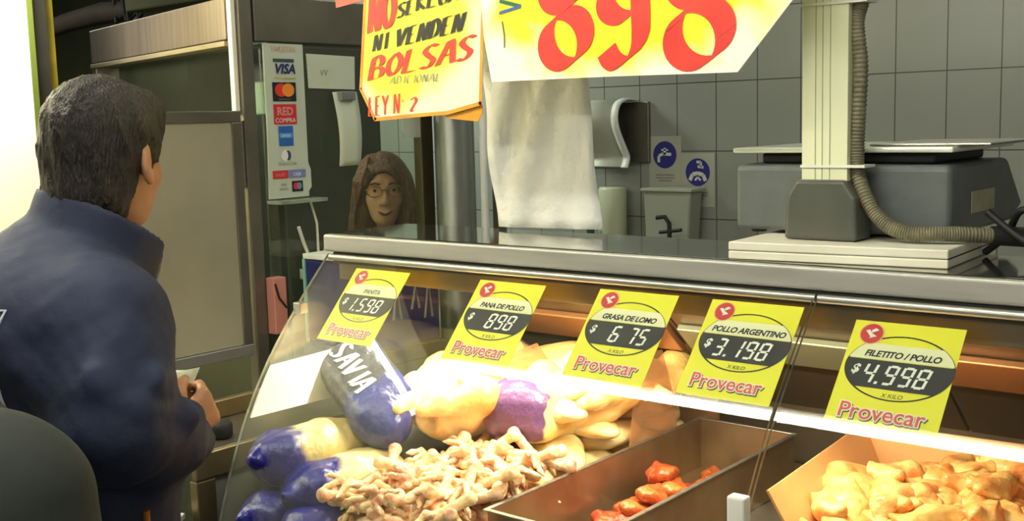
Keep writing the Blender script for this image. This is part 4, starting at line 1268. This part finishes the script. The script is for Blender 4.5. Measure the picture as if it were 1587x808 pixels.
# right hand tray of chicken strips
wt = empty('strips_tray', (-0.62, 1.72, 0.8215))
wt.rotation_euler = (0, 0, R(4))
tag(wt, 'amber plastic tray heaped with chicken strips right of the glass seam', 'tray')
am = M['amber_tray'] = mat('amber tray plastic', (226, 172, 112), 0.35, 0, (214, 158, 100), 8, sss=0.15)
vx0, vx1, vy0, vy1, vz = -0.175, 0.215, -0.17, 0.285, 0.115


def wall(name, a, b_):      # slanted wall between lower line and upper line
    (ax0, ay0), (ax1, ay1), (bx0, by0), (bx1, by1) = a[0], a[1], b_[0], b_[1]
    MB().add([(ax0, ay0, .003), (ax1, ay1, .003), (bx1, by1, vz), (bx0, by0, vz)], [(0, 1, 2, 3)], am).build(name, wt, solid=0.004)


ins = 0.055
MB().box((vx0 + ins, vy0 + .02, 0), (vx1 - ins, vy1 - .02, .004), am).build('bottom', wt)
wall('side', [(vx0 + ins, vy0 + .02), (vx0 + ins, vy1 - .02)], [(vx0, vy0), (vx0, vy1)])
wall('side', [(vx1 - ins, vy0 + .02), (vx1 - ins, vy1 - .02)], [(vx1, vy0), (vx1, vy1)])
wall('end', [(vx0 + ins, vy1 - .02), (vx1 - ins, vy1 - .02)], [(vx0, vy1), (vx1, vy1)])
MB().add([(vx0 + ins, vy0 + .02, .003), (vx1 - ins, vy0 + .02, .003), (vx1 - .03, vy0 + .009, .055), (vx0 + .03, vy0 + .009, .055)], [(0, 1, 2, 3)], am).build('end', wt, solid=0.004)
MB().box((-0.82, 1.50, 0.761), (-0.38, 2.00, 0.821), M['deck']).build('tray_riser', case, 0.004)
strm = mat('chicken strip', (236, 194, 118), 0.34, 0, (212, 132, 66), 30, 0.5, 60, sss=0.25, rnd=0.08)


def strip_mesh(seed):
    r_ = random.Random(seed)
    s_ = SDF((-0.05, -0.075, -0.03), (0.05, 0.075, 0.035), 0.003)
    pts = []; x = r_.uniform(-.015, .015)
    for i in range(5):
        pts.append((x, -0.05 + 0.025 * i, r_.uniform(-.004, .010))); x = max(-.03, min(.03, x + r_.uniform(-.022, .022)))
    s_.chain(pts, [.009, .015, .017, .015, .009], 0.012)
    for q in range(2):
        c = pts[r_.randint(1, 3)]; s_.ell((c[0] + r_.uniform(-.014, .014), c[1], c[2]), (.028, .019, .008), (r_.uniform(-.7, .7), r_.uniform(-.7, .7), r_.uniform(0, 3)), k=.01)
    s_.noise(0.0030, 80, seed)
    return s_.mesh('chicken_strip', strm)


smh = [strip_mesh(40 + i) for i in range(6)]
# a base heap nobody could count, and the strips that show on top of it
hb = SDF((-0.81, 1.55, 0.815), (-0.40, 1.96, 0.95), 0.005)
hb.ell((-0.610, 1.755, 0.838), (0.125, 0.165, 0.040), k=0).ell((-0.55, 1.83, 0.850), (0.10, 0.10, 0.045), k=.03).noise(0.004, 70, 3).cut(2, 0.8270, True)
o = hb.build('chicken_strip_heap', strm); tag(o, 'packed chicken strips filling the bottom of the amber tray', 'chicken strips', kind='stuff')
hp = Heap(-0.82, -0.38, 1.52, 2.0, 0.83)
for i_ in range(hp.h.shape[0]):
    for j_ in range(hp.h.shape[1]):
        x, y = hp.x0 + i_ * .01, hp.y0 + j_ * .01
        q = 1 - ((x + .61) / .125) ** 2 - ((y - 1.755) / .165) ** 2
        if q > 0: hp.h[i_, j_] = 0.838 + .040 * math.sqrt(q)
        q = 1 - ((x + .55) / .10) ** 2 - ((y - 1.83) / .10) ** 2
        if q > 0: hp.h[i_, j_] = max(hp.h[i_, j_], 0.850 + .045 * math.sqrt(q))
n_ = 0
for i in range(95):
    a, r_ = rg.uniform(0, 6.283), math.sqrt(rg.random())
    x, y = -0.598 + 0.155 * r_ * math.cos(a), 1.762 + 0.185 * r_ * math.sin(a)
    if x < -0.70 and y > 1.82: continue
    z = hp.drop(x, y, 0.028, 0.008 if i < 60 else 0.005, 0.893 + 0.09 * (y - 1.6))
    if z is None: continue
    o = put(smh[i % 6], 'chicken_strip', (x, y, z + .004), (rg.uniform(-16, 16), rg.uniform(-22, 22), rg.uniform(0, 360)), 'yellowish chicken strip in the heap in the amber tray', 'chicken strip', 'chicken strips in the amber tray')
    o.scale = (1.25, 1.35, 1.2)

# chicken feet
ftm = mat('chicken foot skin', (240, 214, 166), 0.35, 0, (206, 112, 74), 40, 0.4, 120, sss=0.12, rnd=0.22, lo=0.40, hi=0.74)
claw = mat('claw horn', (206, 160, 96), 0.4)


def foot_mesh(seed):
    r_ = random.Random(seed)
    s_ = SDF((-0.055, -0.075, -0.03), (0.055, 0.075, 0.04), 0.0025)
    s_.cap((0, -0.065, 0.004), (0, -0.005, 0.0), 0.0105, 0.0085, 0.005)
    s_.ell((0, -0.066, 0.004), (0.013, 0.010, 0.012), k=0.006)
    s_.ell((0, 0.002, 0), (0.013, 0.014, 0.010), k=0.006)
    for a in (-34, 0, 34):
        a = a + r_.uniform(-8, 8); d = (math.sin(R(a)), math.cos(R(a)))
        l = 0.046 if abs(a) < 12 else 0.038; dz = r_.uniform(-.016, .010)
        s_.chain([(0, 0, 0), (d[0] * l * .5, d[1] * l * .5, .009), (d[0] * l, d[1] * l, dz), (d[0] * (l + .010), d[1] * (l + .010), dz - .006)], [.0075, .0064, .0052, .0022], 0.003)
        s_.ell((d[0] * l * .52, d[1] * l * .52, .007), (.008, .008, .0075), k=0.003)
    s_.chain([(0, -.004, 0), (.016, -.016, -.004), (.022, -.022, -.010)], [.006, .005, .0025], 0.003)
    s_.noise(0.0006, 180, seed)
    return s_.mesh('chicken_claw', ftm)


fmh = [foot_mesh(60 + i) for i in range(6)]
fb = SDF((-1.54, 1.18, 0.755), (-1.16, 1.62, 0.93), 0.006)
fb.ell((-1.385, 1.40, 0.77), (0.155, 0.185, 0.075), k=0).ell((-1.40, 1.50, 0.78), (0.12, 0.12, 0.085), k=.03).noise(0.005, 60, 9).cut(2, 0.7615, True)
fb.g = np.maximum(fb.g, (1.262 - fb.ax[1]).reshape(1, -1, 1)).astype(np.float32)
o = fb.build('chicken_claw_heap', ftm); tag(o, 'packed chicken feet under the loose ones behind the front glass', 'chicken feet', kind='stuff')
hp = Heap(-1.56, -1.19, 1.24, 1.66, 0.765)
for i_ in range(hp.h.shape[0]):
    for j_ in range(hp.h.shape[1]):
        x, y = hp.x0 + i_ * .01, hp.y0 + j_ * .01
        q = 1 - ((x + 1.385) / .155) ** 2 - ((y - 1.40) / .185) ** 2
        if q > 0: hp.h[i_, j_] = 0.77 + .075 * math.sqrt(q)
        q = 1 - ((x + 1.40) / .12) ** 2 - ((y - 1.50) / .12) ** 2
        if q > 0: hp.h[i_, j_] = max(hp.h[i_, j_], 0.78 + .085 * math.sqrt(q))
for i in range(150):
    x, y = rg.uniform(-1.515, -1.250), rg.uniform(1.30, 1.58)
    if x < -1.515 + 0.36 * (y - 1.30): continue
    z = hp.drop(x, y, 0.026, 0.007 if i < 60 else 0.004, 0.868 + 0.13 * (y - 1.3))
    if z is None: continue
    put(fmh[i % 6], 'chicken_claw', (x, y, z + .005), (rg.uniform(-34, 34), rg.uniform(-50, 50), rg.uniform(0, 360)), 'pale chicken foot in the heap behind the front glass', 'chicken foot', 'chicken feet heaped behind the front glass')

# ---------------------------------------------------------------- people
skin_m = mat('skin, man', (196, 146, 108), 0.5, 0, (182, 128, 92), 14, 0.1, 120, sss=0.12)
skin_w = mat('skin, woman', (222, 170, 140), 0.5, 0, (212, 154, 124), 14, 0.1, 120, sss=0.12)
hair_m = mat('black brown hair', (22, 18, 14), 0.45, 0, (36, 28, 20), 20, 0.9, 60, stretch=(6, 6, 1.2))
hair_w = mat('reddish brown hair', (132, 86, 52), 0.4, 0, (88, 54, 32), 18, 0.9, 60, stretch=(6, 6, 1.0))
navy_j = mat('navy softshell cloth', (35, 45, 75), 0.75, 0, (30, 38, 64), 6, 0.3, 26)
trous = mat('dark trousers', (30, 32, 40), 0.8, 0, (26, 28, 34), 8, 0.2, 40)
shoe_m = mat('black shoe leather', (20, 19, 18), 0.45)


def hand(s_, wrist, fwd, palm_n, side, curl, sc=1.0, thumb_in=0.5):
    """adds a hand: palm, five fingers of different lengths, thumb from the side of the palm. side = direction towards the thumb"""
    w = np.array(wrist, float); f = np.array(fwd, float); f /= np.linalg.norm(f)
    n = np.array(palm_n, float); n -= f * (n @ f); n /= np.linalg.norm(n)
    t_ = np.cross(f, n) if np.dot(np.cross(f, n), side) > 0 else -np.cross(f, n)
    for q in (-0.026, -0.009, 0.009, 0.026):
        s_.cap(w + f * .012 * sc + t_ * q * .6 * sc, w + f * .085 * sc + t_ * q * sc, 0.0135 * sc, 0.0125 * sc, 0.010)
    for q, L, ph in ((0.030, .070, 0.0), (0.010, .080, .05), (-0.010, .074, .12), (-0.029, .058, .2)):
        p = w + f * .085 * sc + t_ * q * sc; a = 0.0; pts = [p]; rs = [.0098 * sc]
        for i, fr in enumerate((.45, .32, .23)):
            a += curl[i] + ph * .3
            d = f * math.cos(a) + n * math.sin(a)
            p = p + d * L * fr * sc; pts.append(p); rs.append((.0090, .0082, .0068)[i] * sc)
        s_.chain(pts, rs, 0.0035)
    b = w + f * .028 * sc + t_ * .026 * sc
    p1 = b + (f * .5 + t_ * .75 + n * .25) * .036 * sc; p2 = p1 + (f * .85 + t_ * .15 + n * thumb_in) * .030 * sc; p3 = p2 + (f * .8 - t_ * .25 + n * thumb_in) * .024 * sc
    s_.chain([b, p1, p2, p3], [.0135 * sc, .0115 * sc, .0105 * sc, .0085 * sc], 0.006)


def head(s_, c, yaw=0.0, pitch=0.0, sc=1.0, nose=1.0):
    """face towards +y before turning"""
    Mx = Matrix.Rotation(yaw, 3, 'Z') @ Matrix.Rotation(pitch, 3, 'X')
    Q = lambda x, y, z: np.array(c) + np.array(Mx @ Vector((x, y, z))) * sc
    e = Mx.to_euler()
    rr_ = lambda *r_: [q * sc for q in r_]
    s_.ell(Q(0, -.008, .035), rr_(.073, .092, .082), e, k=.02).ell(Q(0, .025, -.03), rr_(.060, .066, .075), e, k=.03)
    s_.ell(Q(0, .052, -.085), rr_(.030, .026, .022), e, k=.03)                         # chin
    for sx in (-1, 1):
        s_.ell(Q(sx * .036, .058, -.022), rr_(.020, .018, .018), e, k=.02)            # cheek
        s_.ell(Q(sx * .031, .088, .012), rr_(.017, .012, .010), e, k=.012, op='sub')  # eye socket
        s_.ell(Q(sx * .031, .074, .012), rr_(.013, .012, .010), e, k=.004)            # eyelid
        s_.cap(Q(sx * .014, .084, .030), Q(sx * .046, .074, .030), .006 * sc, .005 * sc, .012)
        s_.ell(Q(sx * .076, -.004, -.005), rr_(.008, .020, .032), (e[0] + .12, e[1], e[2] + sx * .35), k=.006)
        s_.ell(Q(sx * .083, .000, -.002), rr_(.006, .010, .018), (e[0] + .12, e[1], e[2] + sx * .35), k=.004, op='sub')
        s_.ell(Q(sx * .077, .004, -.032), rr_(.006, .009, .010), e, k=.006)
        s_.ell(Q(sx * .011, .094, -.030), rr_(.008, .009, .007), e, k=.008)
    s_.cap(Q(0, .086, .018), Q(0, .104 * nose, -.026), .007 * sc, .010 * sc, .012)
    s_.cap(Q(-.020, .080, -.058), Q(.020, .080, -.058), .006 * sc, .006 * sc, .008)
    s_.cap(Q(-.016, .079, -.068), Q(.016, .079, -.068), .0065 * sc, .0065 * sc, .006)
    return Q


# ---- man in the navy jacket
mr_ = (-1.531, 0.793, 0.0)
man = empty('person', mr_)
tag(man, 'dark haired man in a navy high collar jacket standing at the case, back turned', 'person')
HC = (0.012, 0.094, 1.478)
HY = R(24)
sk = SDF((-0.30, -0.28, 0.02), (0.36, 0.38, 1.66), 0.006)
Qm = head(sk, HC, HY, R(-4), 0.93)
sk.chain([(0, 0.02, 1.33), (0.0, 0.045, 1.40), (0.002, 0.075, 1.46)], [.062, .056, .055], .02)
sk.ell((0, 0, 1.20), (.16, .10, .18), k=.05).ell((0, 0, .98), (.15, .105, .18), k=.05)
for sx in (-1, 1):
    sk.chain([(sx * .09, 0, .86), (sx * .095, .02, .48), (sx * .10, -.01, .09)], [.075, .052, .034], .03)
    sk.cap((sx * .10, -.03, .06), (sx * .11, .11, .045), .034, .026, .02)
sk.chain([(.14, .0, 1.26), (.200, -.034, 1.125), (.115, .115, 1.069)], [.050, .040, .028], .02)
sk.chain([(-.14, .0, 1.26), (-.212, -.03, 1.095), (-.060, .140, 1.080)], [.050, .040, .028], .02)
hand(sk, (.112, .118, 1.070), (-0.22, 1, .42), (-1, .1, .1), (0, .1, 1), (.85, 1.1, .8), 0.88)
hand(sk, (-.058, .142, 1.082), (.72, .55, .25), (.35, -.4, -1), (0, .3, 1), (.5, .8, .6), 0.92)
body = sk.build('body', skin_m, man)
# jacket
jk = SDF((-0.40, -0.30, 0.72), (0.42, 0.36, 1.50), 0.0065)
jk.ell((0, 0, 1.03), (.185, .150, .20), k=0).ell((0, -.012, 1.21), (.205, .150, .16), k=.06).ell((.01, -.026, 1.255), (.145, .105, .10), k=.06)
jk.ell((0, .0, .86), (.182, .148, .14), k=.06)
jk.cap((-.135, .0, 1.235), (.135, .0, 1.262), .070, .070, .05)
jk.cap((0, .010, 1.285), (0, .03, 1.325), .105, .090, .05)
jk.chain([(.140, .0, 1.262), (.178, -.02, 1.19), (.206, -.036, 1.128), (.168, .045, 1.088), (.120, .122, 1.068)], [.078, .074, .068, .058, .046], .035)
jk.chain([(-.140, .0, 1.232), (-.185, -.02, 1.17), (-.215, -.035, 1.100), (-.150, .05, 1.068), (-.075, .128, 1.078)], [.078, .074, .068, .058, .046], .035)
# soft folds over the sleeve, the shoulder blade and the elbow bend
for a_, b_, r_ in (((.262, -.03, 1.165), (.215, .045, 1.135), .012), ((.258, .00, 1.200), (.190, .055, 1.165), .011), ((.235, .060, 1.130), (.165, .100, 1.120), .011),
                   ((.240, -.075, 1.215), (.262, -.02, 1.130), .010), ((.10, -.135, 1.26), (.17, -.09, 1.17), .012), ((.03, -.150, 1.20), (.12, -.125, 1.06), .012), ((.205, .080, 1.065), (.175, .110, 1.115), .010)):
    jk.cap(a_, b_, r_, r_ * .7, .028)
jk.noise(0.0022, 62, 9)
jk.noise(0.0034, 26, 4)
# collar: a ring standing off the neck, lower in front
jk.cap((.008, .045, 1.305), (.022, .096, 1.450), .100, .094, .006)
rim_n = np.array((0.05, .50, .86)); rim_n /= np.linalg.norm(rim_n)
X_, Y_, Z_ = np.meshgrid(*jk.ax, indexing='ij')
pl_ = (X_ - 0) * rim_n[0] + (Y_ - .075) * rim_n[1] + (Z_ - 1.398) * rim_n[2]
jk.g = np.maximum(jk.g, pl_.astype(np.float32))
jk.cap((.008, .050, 1.330), (.024, .104, 1.47), .080, .085, .006, 'sub')
jk.cut(2, .80, True)
jk.cap((.119, .126, 1.069), (.108, .170, 1.078), .035, .035, .003, 'sub')
jk.cap((-.075, .128, 1.078), (-.050, .16, 1.084), .036, .036, .003, 'sub')
jacket = jk.build('jacket', navy_j, man)
jb = BVHTree.FromPolygons([v.co for v in jacket.data.vertices], [list(p.vertices) for p in jacket.data.polygons])


def on_back(x, z, d=0.0015):
    h_ = jb.ray_cast(Vector((x, -0.5, z)), Vector((0, 1, 0)))
    return h_[0] + Vector((0, -d, 0))


pm = mat('pale print line', (196, 204, 214), 0.6)
lb = MB()
lb.tube([on_back(-.12 + .235 * i / 14, 1.294) for i in range(15)] + [on_back(.117 - .0005 * i, 1.292 - .0125 * i) for i in range(1, 11)], 0.0022, pm, 6)
lb.build('back_print', jacket)
MB().tube([jb.ray_cast(Vector((.445, -.142, z)), Vector((-.857, .515, 0)))[0] for z in (1.000, .98, .955, .92)], 0.0055, mat('orange tab', (196, 116, 40), 0.5), 8).build('pocket_tab', jacket)
MB().tube([jb.ray_cast(Vector((.055 + .004 * i, .5, 1.355 - .02 * i)), Vector((0, -1, 0)))[0] for i in range(12)], 0.003, mat('zip metal', (150, 150, 140), 0.3, 0.8), 6).build('zip', jacket)
# hair: a cap over the skull down to the nape, clear of ear and face
hr = SDF((-0.14, -0.08, 1.33), (0.15, 0.25, 1.63), 0.0035)
e_ = (R(-4), 0, HY)
hr.ell(Qm(0, -.012, .044), (.078, .097, .082), e_, k=0).ell(Qm(0, -.046, -.02), (.069, .058, .080), e_, k=.03).ell(Qm(0, .050, .082), (.060, .052, .030), e_, k=.03)
hr.ell(Qm(.0, -.060, -.07), (.052, .038, .050), e_, k=.03)
for sx in (-1, 1): hr.cap(Qm(sx * .070, .022, .02), Qm(sx * .068, .026, -.018), .012, .008, .02)
hr.ell(Qm(0, .115, -.03), (.064, .075, .085), e_, k=.008, op='sub')
for sx in (-1, 1):
    hr.ell(Qm(sx * .086, .006, -.014), (.020, .028, .038), e_, k=.01, op='sub')
    hr.ell(Qm(sx * .083, .030, -.075), (.030, .060, .050), e_, k=.01, op='sub')
hr.noise(0.0030, 150, 12, (1, 1, .25)).noise(0.0020, 330, 13, (1, 1, .22))
hr.build('hair', hair_m, man, smooth=1)
for sx in (-1, 1):
    MB().lathe([(0, -.009), (.006, -.007), (.009, 0), (.006, .007), (0, .009)], mat('eye white', (222, 216, 206), 0.3), 12, Matrix.Translation(Qm(sx * .031, .079, .012))).build('eye', man)
tr_ = SDF((-0.24, -0.20, 0.06), (0.24, 0.22, 0.92), 0.007)
tr_.ell((0, 0, .84), (.172, .138, .12), k=0)
for sx in (-1, 1): tr_.chain([(sx * .09, 0, .80), (sx * .097, .02, .48), (sx * .10, -.008, .10)], [.098, .074, .060], .03)
tr_.noise(.003, 30, 2).cut(2, .085, True)
tr_.build('trousers', trous, man)
for sx in (-1, 1):
    h_ = SDF((sx * .105 - .07, -.11, -.01), (sx * .105 + .07, .20, .13), 0.005)
    h_.cap((sx * .10, -.035, .05), (sx * .112, .125, .038), .046, .038, 0).cap((sx * .10, -.02, .06), (sx * .10, -.015, .10), .045, .046, .02).cut(2, 0.001, True)
    h_.build('shoe', shoe_m, man)
wt_ = MB().tube([(-.0795 + .040 * math.cos(a) * .72, .146 + .040 * math.cos(a) * -.6, 1.128 + .0) for a in (0,)] * 1 + [(-.04, .176, 1.128)], 0.001, M['black'], 6) if False else None
ring_pts = []
ax_ = Vector((.72, .6, .02)).normalized(); u_ = ax_.orthogonal().normalized(); v_ = ax_.cross(u_)
for i in range(25):
    a = 2 * math.pi * i / 24; ring_pts.append(Vector((-.064, .138, 1.081)) + (u_ * math.cos(a) + v_ * math.sin(a)) * .036)
wtc = MB().tube(ring_pts, 0.006, M['black'], 8, caps=False).build('watch', man)
MB().lathe([(0, 0), (.015, 0), (.017, .004), (.014, .008), (0, .008)], mat('watch metal', (170, 170, 162), 0.2, 0.9), 18, Matrix.Translation((-.064, .138, 1.116))).build('watch_face', wtc)
# folded white paper held in the hand
hpz = MB()
fo = [(-0.075, 0.0), (-0.03, .012), (.012, .004), (.03, .018)]
rows = []
for i, (a_, b_) in enumerate(((0, 0), (.006, .016), (.002, .032), (.010, .046))):
    rows.append([(mr_[0] + .010 + x * .9 + a_, mr_[1] + .180 + y + a_, 1.098 + b_ + .006 * math.sin(i * 2 + x * 40)) for x, y in fo])
tp = sheet('folded_paper', rows, mat('creamy receipt paper', (226, 230, 196), 0.6), 0.003)
tag(tp, 'folded pale paper held in the hand of the man in the navy jacket', 'paper')

# ---- cashier behind the booth glass
wr = (-2.662, 2.535, 0.0)
wom = empty('person', wr, (0, 0, R(-137)))
tag(wom, 'smiling woman with brown bobbed hair and glasses seated behind the booth glass', 'person')
sk = SDF((-0.32, -0.22, 0.02), (0.46, 0.52, 1.46), 0.0065)
WC = (0.0, 0.045, 1.305)
Qw = head(sk, WC, R(6), R(-3), 0.96, 0.98)
sk.chain([(0, 0, 1.12), (0, .015, 1.17), (0, .03, 1.24)], [.055, .048, .046], .02)
sk.ell((0, -.01, 1.00), (.150, .095, .16), k=.05).ell((0, -.01, .80), (.145, .11, .15), k=.05)
for sx in (-1, 1):
    sk.chain([(sx * .15, -.01, 1.10), (sx * .185, -.02, .87), (sx * .10, .10, .84)], [.046, .038, .026], .02)
    kx, ky = .245 + sx * .07, .263 - sx * .07
    sk.chain([(sx * .085, 0, .70), (kx, ky, .66), (kx, ky, .10)], [.078, .058, .034], .03)
    sk.cap((kx, ky, .05), (kx + .07, ky + .075, .04), .032, .024, .02)
    hand(sk, (sx * .10, .10, .84), (-sx * 1, .25, 0), (0, 0, -1), (-sx, .3, .2), (.2, .3, .2), 0.85)
sk.build('body', skin_w, wom)
bl = SDF((-0.30, -0.20, 0.58), (0.30, 0.26, 1.22), 0.007)
bl.ell((0, -.01, 1.00), (.165, .110, .165), k=0).ell((0, -.01, .80), (.160, .125, .16), k=.05).cap((-.13, -.01, 1.10), (.13, -.01, 1.10), .055, .055, .04).cap((0, .0, 1.12), (0, .02, 1.165), .075, .062, .03)
for sx in (-1, 1): bl.chain([(sx * .15, -.01, 1.10), (sx * .185, -.02, .88), (sx * .118, .075, .845)], [.060, .052, .040], .03)
bl.cap((0, .03, 1.15), (0, .05, 1.22), .056, .07, .004, 'sub').noise(.002, 30, 3)
for sx in (-1, 1): bl.cap((sx * .110, .087, .842), (sx * .07, .135, .84), .032, .034, .003, 'sub')
blouse = bl.build('blouse', mat('white blouse', (196, 198, 184), 0.7, 0, (184, 186, 172), 10), wom)
tw = SDF((-0.24, -0.20, 0.06), (0.46, 0.48, 0.80), 0.008)
tw.ell((0, -.01, .69), (.155, .13, .10), k=0)
for sx in (-1, 1): tw.chain([(sx * .085, 0, .68), (.245 + sx * .07, .263 - sx * .07, .655), (.245 + sx * .07, .263 - sx * .07, .12)], [.092, .074, .055], .03)
tw.cut(2, .09, True).build('trousers', trous, wom)
hw = SDF((-0.15, -0.13, 1.13), (0.15, 0.20, 1.46), 0.0045)
e_ = (R(-3), 0, R(6))
hw.ell(Qw(0, -.012, .040), (.088, .102, .090), e_, k=0).ell(Qw(0, -.035, -.05), (.094, .078, .10), e_, k=.03)
for sx in (-1, 1): hw.cap(Qw(sx * .074, .030, .03), Qw(sx * .088, .03, -.125), .024, .036, .03)
hw.ell(Qw(.004, .105, -.020), (.058, .085, .088), e_, k=.012, op='sub')
hw.cap(Qw(.022, .085, .110), Qw(.022, -.04, .140), .007, .006, .012, 'sub')       # parting
for i in range(9):
    for sx in (-1, 1):
        yy = .075 - .022 * i; hw.cap(Qw(sx * .03 + .015, yy * .9, .118), Qw(sx * (.098 - .001 * i), yy - .01, -.05), .004, .005, .008)
        hw.cap(Qw(sx * (.098 - .001 * i), yy - .01, -.05), Qw(sx * .104, yy * .9, -.150), .005, .004, .008)
hw.noise(.0016, 70, 5).noise(.0016, 260, 6, (1, 1, .2))
hw.build('hair', hair_w, wom)
eyed = mat('dark eye', (30, 22, 18), 0.25); lipm = mat('lips', (150, 62, 58), 0.45); teeth = mat('teeth', (214, 208, 192), 0.35)
for sx in (-1, 1):
    MB().lathe([(0, -.006), (.005, -.004), (.0075, 0), (.005, .004), (0, .006)], eyed, 14, Matrix.Translation(Qw(sx * .031, .079, .012)) @ Matrix.Rotation(R(90), 4, 'X')).build('eye', wom)
    MB().tube([Qw(sx * .014, .089, .032), Qw(sx * .030, .088, .037), Qw(sx * .048, .076, .031)], .0035, hair_w, 6).build('eyebrow', wom)
MB().tube([Qw(-.026, .079, -.056), Qw(-.012, .086, -.063), Qw(0, .088, -.065), Qw(.012, .086, -.063), Qw(.026, .079, -.056)], [.003, .006, .0065, .006, .003], lipm, 8).build('lips', wom)
MB().tube([Qw(-.017, .0855, -.0575), Qw(0, .0925, -.0620), Qw(.017, .0855, -.0575)], [.0015, .0036, .0015], teeth, 8).build('teeth', wom)
gl_ = MB()
for sx in (-1, 1):
    gl_.tube([Qw(sx * .033 + .024 * math.cos(2 * math.pi * i / 20), .099, .010 + .018 * math.sin(2 * math.pi * i / 20)) for i in range(21)], .0017, mat('spectacle wire', (160, 140, 96), 0.25, 0.8) if sx < 0 else gl_.mats[0], 6, caps=False)
    gl_.tube([Qw(sx * .057, .098, .014), Qw(sx * .076, .05, .012), Qw(sx * .078, .0, .008)], .0016, gl_.mats[0], 6)
gl_.tube([Qw(-.010, .100, .014), Qw(.010, .100, .014)], .0016, gl_.mats[0], 6)
gl_.build('glasses', wom)
sl = empty('stool', (-2.662, 2.535, 0))
tag(sl, 'steel stool under the seated cashier inside the booth', 'stool')
MB().lathe([(0, .545), (.16, .545), (.17, .56), (.165, .585), (0, .59)], M['black'], 24).build('seat', sl)
MB().tube([(0, 0, .03), (0, 0, .545)], .022, M['steel'], 12).build('leg', sl)
MB().lathe([(0, 0), (.19, 0), (.19, .012), (.03, .03), (0, .03)], M['steel'], 24).build('base', sl)

# ---- person at the lower left edge, only a shoulder in view
p2 = empty('person', (-1.205, 0.474, 0), (0, 0, R(6)))
tag(p2, 'person in a dark grey green jacket at the lower left, only a shoulder showing', 'person')
sk = SDF((-0.30, -0.22, 0.02), (0.30, 0.26, 1.46), 0.008)
Qp = head(sk, (-.15, .03, 1.375), R(15), 0, 0.92)
sk.chain([(0, 0, 1.16), (-.05, .01, 1.24), (-.13, .02, 1.31)], [.055, .05, .05], .02)
sk.ell((0, 0, 1.02), (.15, .10, .16), k=.05).ell((0, 0, .82), (.15, .11, .16), k=.05)
for sx in (-1, 1):
    sk.chain([(sx * .15, 0, 1.11), (sx * .20, -.01, .88), (sx * .19, .06, .68)], [.046, .038, .026], .02)
    hand(sk, (sx * .19, .062, .675), (0, .25, -1), (-sx, 0, 0), (0, 1, 0), (.25, .35, .25), 0.85)
    sk.chain([(sx * .085, 0, .74), (sx * .09, .01, .42), (sx * .09, -.01, .08)], [.074, .052, .034], .03)
    sk.cap((sx * .09, -.02, .05), (sx * .10, .10, .04), .032, .024, .02)
sk.build('body', skin_w, p2)
j2 = SDF((-0.34, -0.24, 0.58), (0.34, 0.26, 1.34), 0.0075)
j2.ell((0, 0, 1.02), (.190, .150, .175), k=0).ell((0, 0, .80), (.190, .155, .19), k=.05).cap((-.125, -.01, 1.165), (.105, -.01, 1.155), .092, .092, .05).cap((-.02, 0, 1.19), (-.07, .01, 1.255), .090, .070, .04)
for sx in (-1, 1): j2.chain([(sx * .130, -.005, 1.145), (sx * .205, -.01, .90), (sx * .195, .045, .72)], [.094, .080, .060], .04)
j2.cap((-.05, .01, 1.235), (-.10, .02, 1.32), .056, .062, .004, 'sub').noise(.003, 22, 8)
j2.build('jacket', mat('dark grey green cloth', (42, 48, 44), 0.8, 0, (36, 42, 38), 5, 0.25, 24), p2)
t2 = SDF((-0.22, -0.18, 0.05), (0.22, 0.18, 0.86), 0.009)
t2.ell((0, 0, .76), (.165, .135, .11), k=0)
for sx in (-1, 1): t2.chain([(sx * .085, 0, .73), (sx * .09, .01, .42), (sx * .09, -.008, .09)], [.092, .070, .054], .03)
t2.cut(2, .07, True).build('trousers', trous, p2)
h2 = SDF((-0.28, -0.12, 1.22), (0.0, 0.18, 1.51), 0.006)
h2.ell(Qp(0, -.014, .042), (.082, .10, .086), (0, 0, R(15)), k=0).ell(Qp(0, -.05, -.03), (.075, .06, .09), (0, 0, R(15)), k=.03).ell(Qp(0, .115, -.03), (.062, .078, .085), (0, 0, R(15)), k=.01, op='sub')
h2.build('hair', hair_m, p2)
for sx in (-1, 1):
    h_ = SDF((sx * .095 - .07, -.10, -.01), (sx * .095 + .07, .18, .12), 0.006)
    h_.cap((sx * .09, -.025, .045), (sx * .10, .11, .035), .042, .035, 0).cut(2, 0.001, True)
    h_.build('shoe', shoe_m, p2)

# crate on the floor before the side stand, with a white strip lying on it
gc = empty('green_crate', (-1.86, 1.09, 0))
tag(gc, 'tall dark green crate on the floor at the left front corner of the case', 'crate')
gcm = mat('dark green plastic', (46, 56, 36), 0.55, 0, (38, 46, 30), 8)
MB().box((-0.09, -0.075, 0.0), (0.095, 0.075, 0.745), gcm).build('body', gc, 0.006)
MB().box((-0.098, -0.083, 0.7455), (0.103, 0.083, 0.772), gcm).build('rim', gc, 0.004)
ws_ = MB().box((-0.03, -0.075, 0), (0.03, 0.075, 0.012), M['white_plastic']).build('plastic_strip', None, 0.002, loc=(-1.815, 1.105, 0.7725))
ws_.rotation_euler = (0, 0, R(35))
tag(ws_, 'white plastic strip lying on the dark green crate', 'strip')
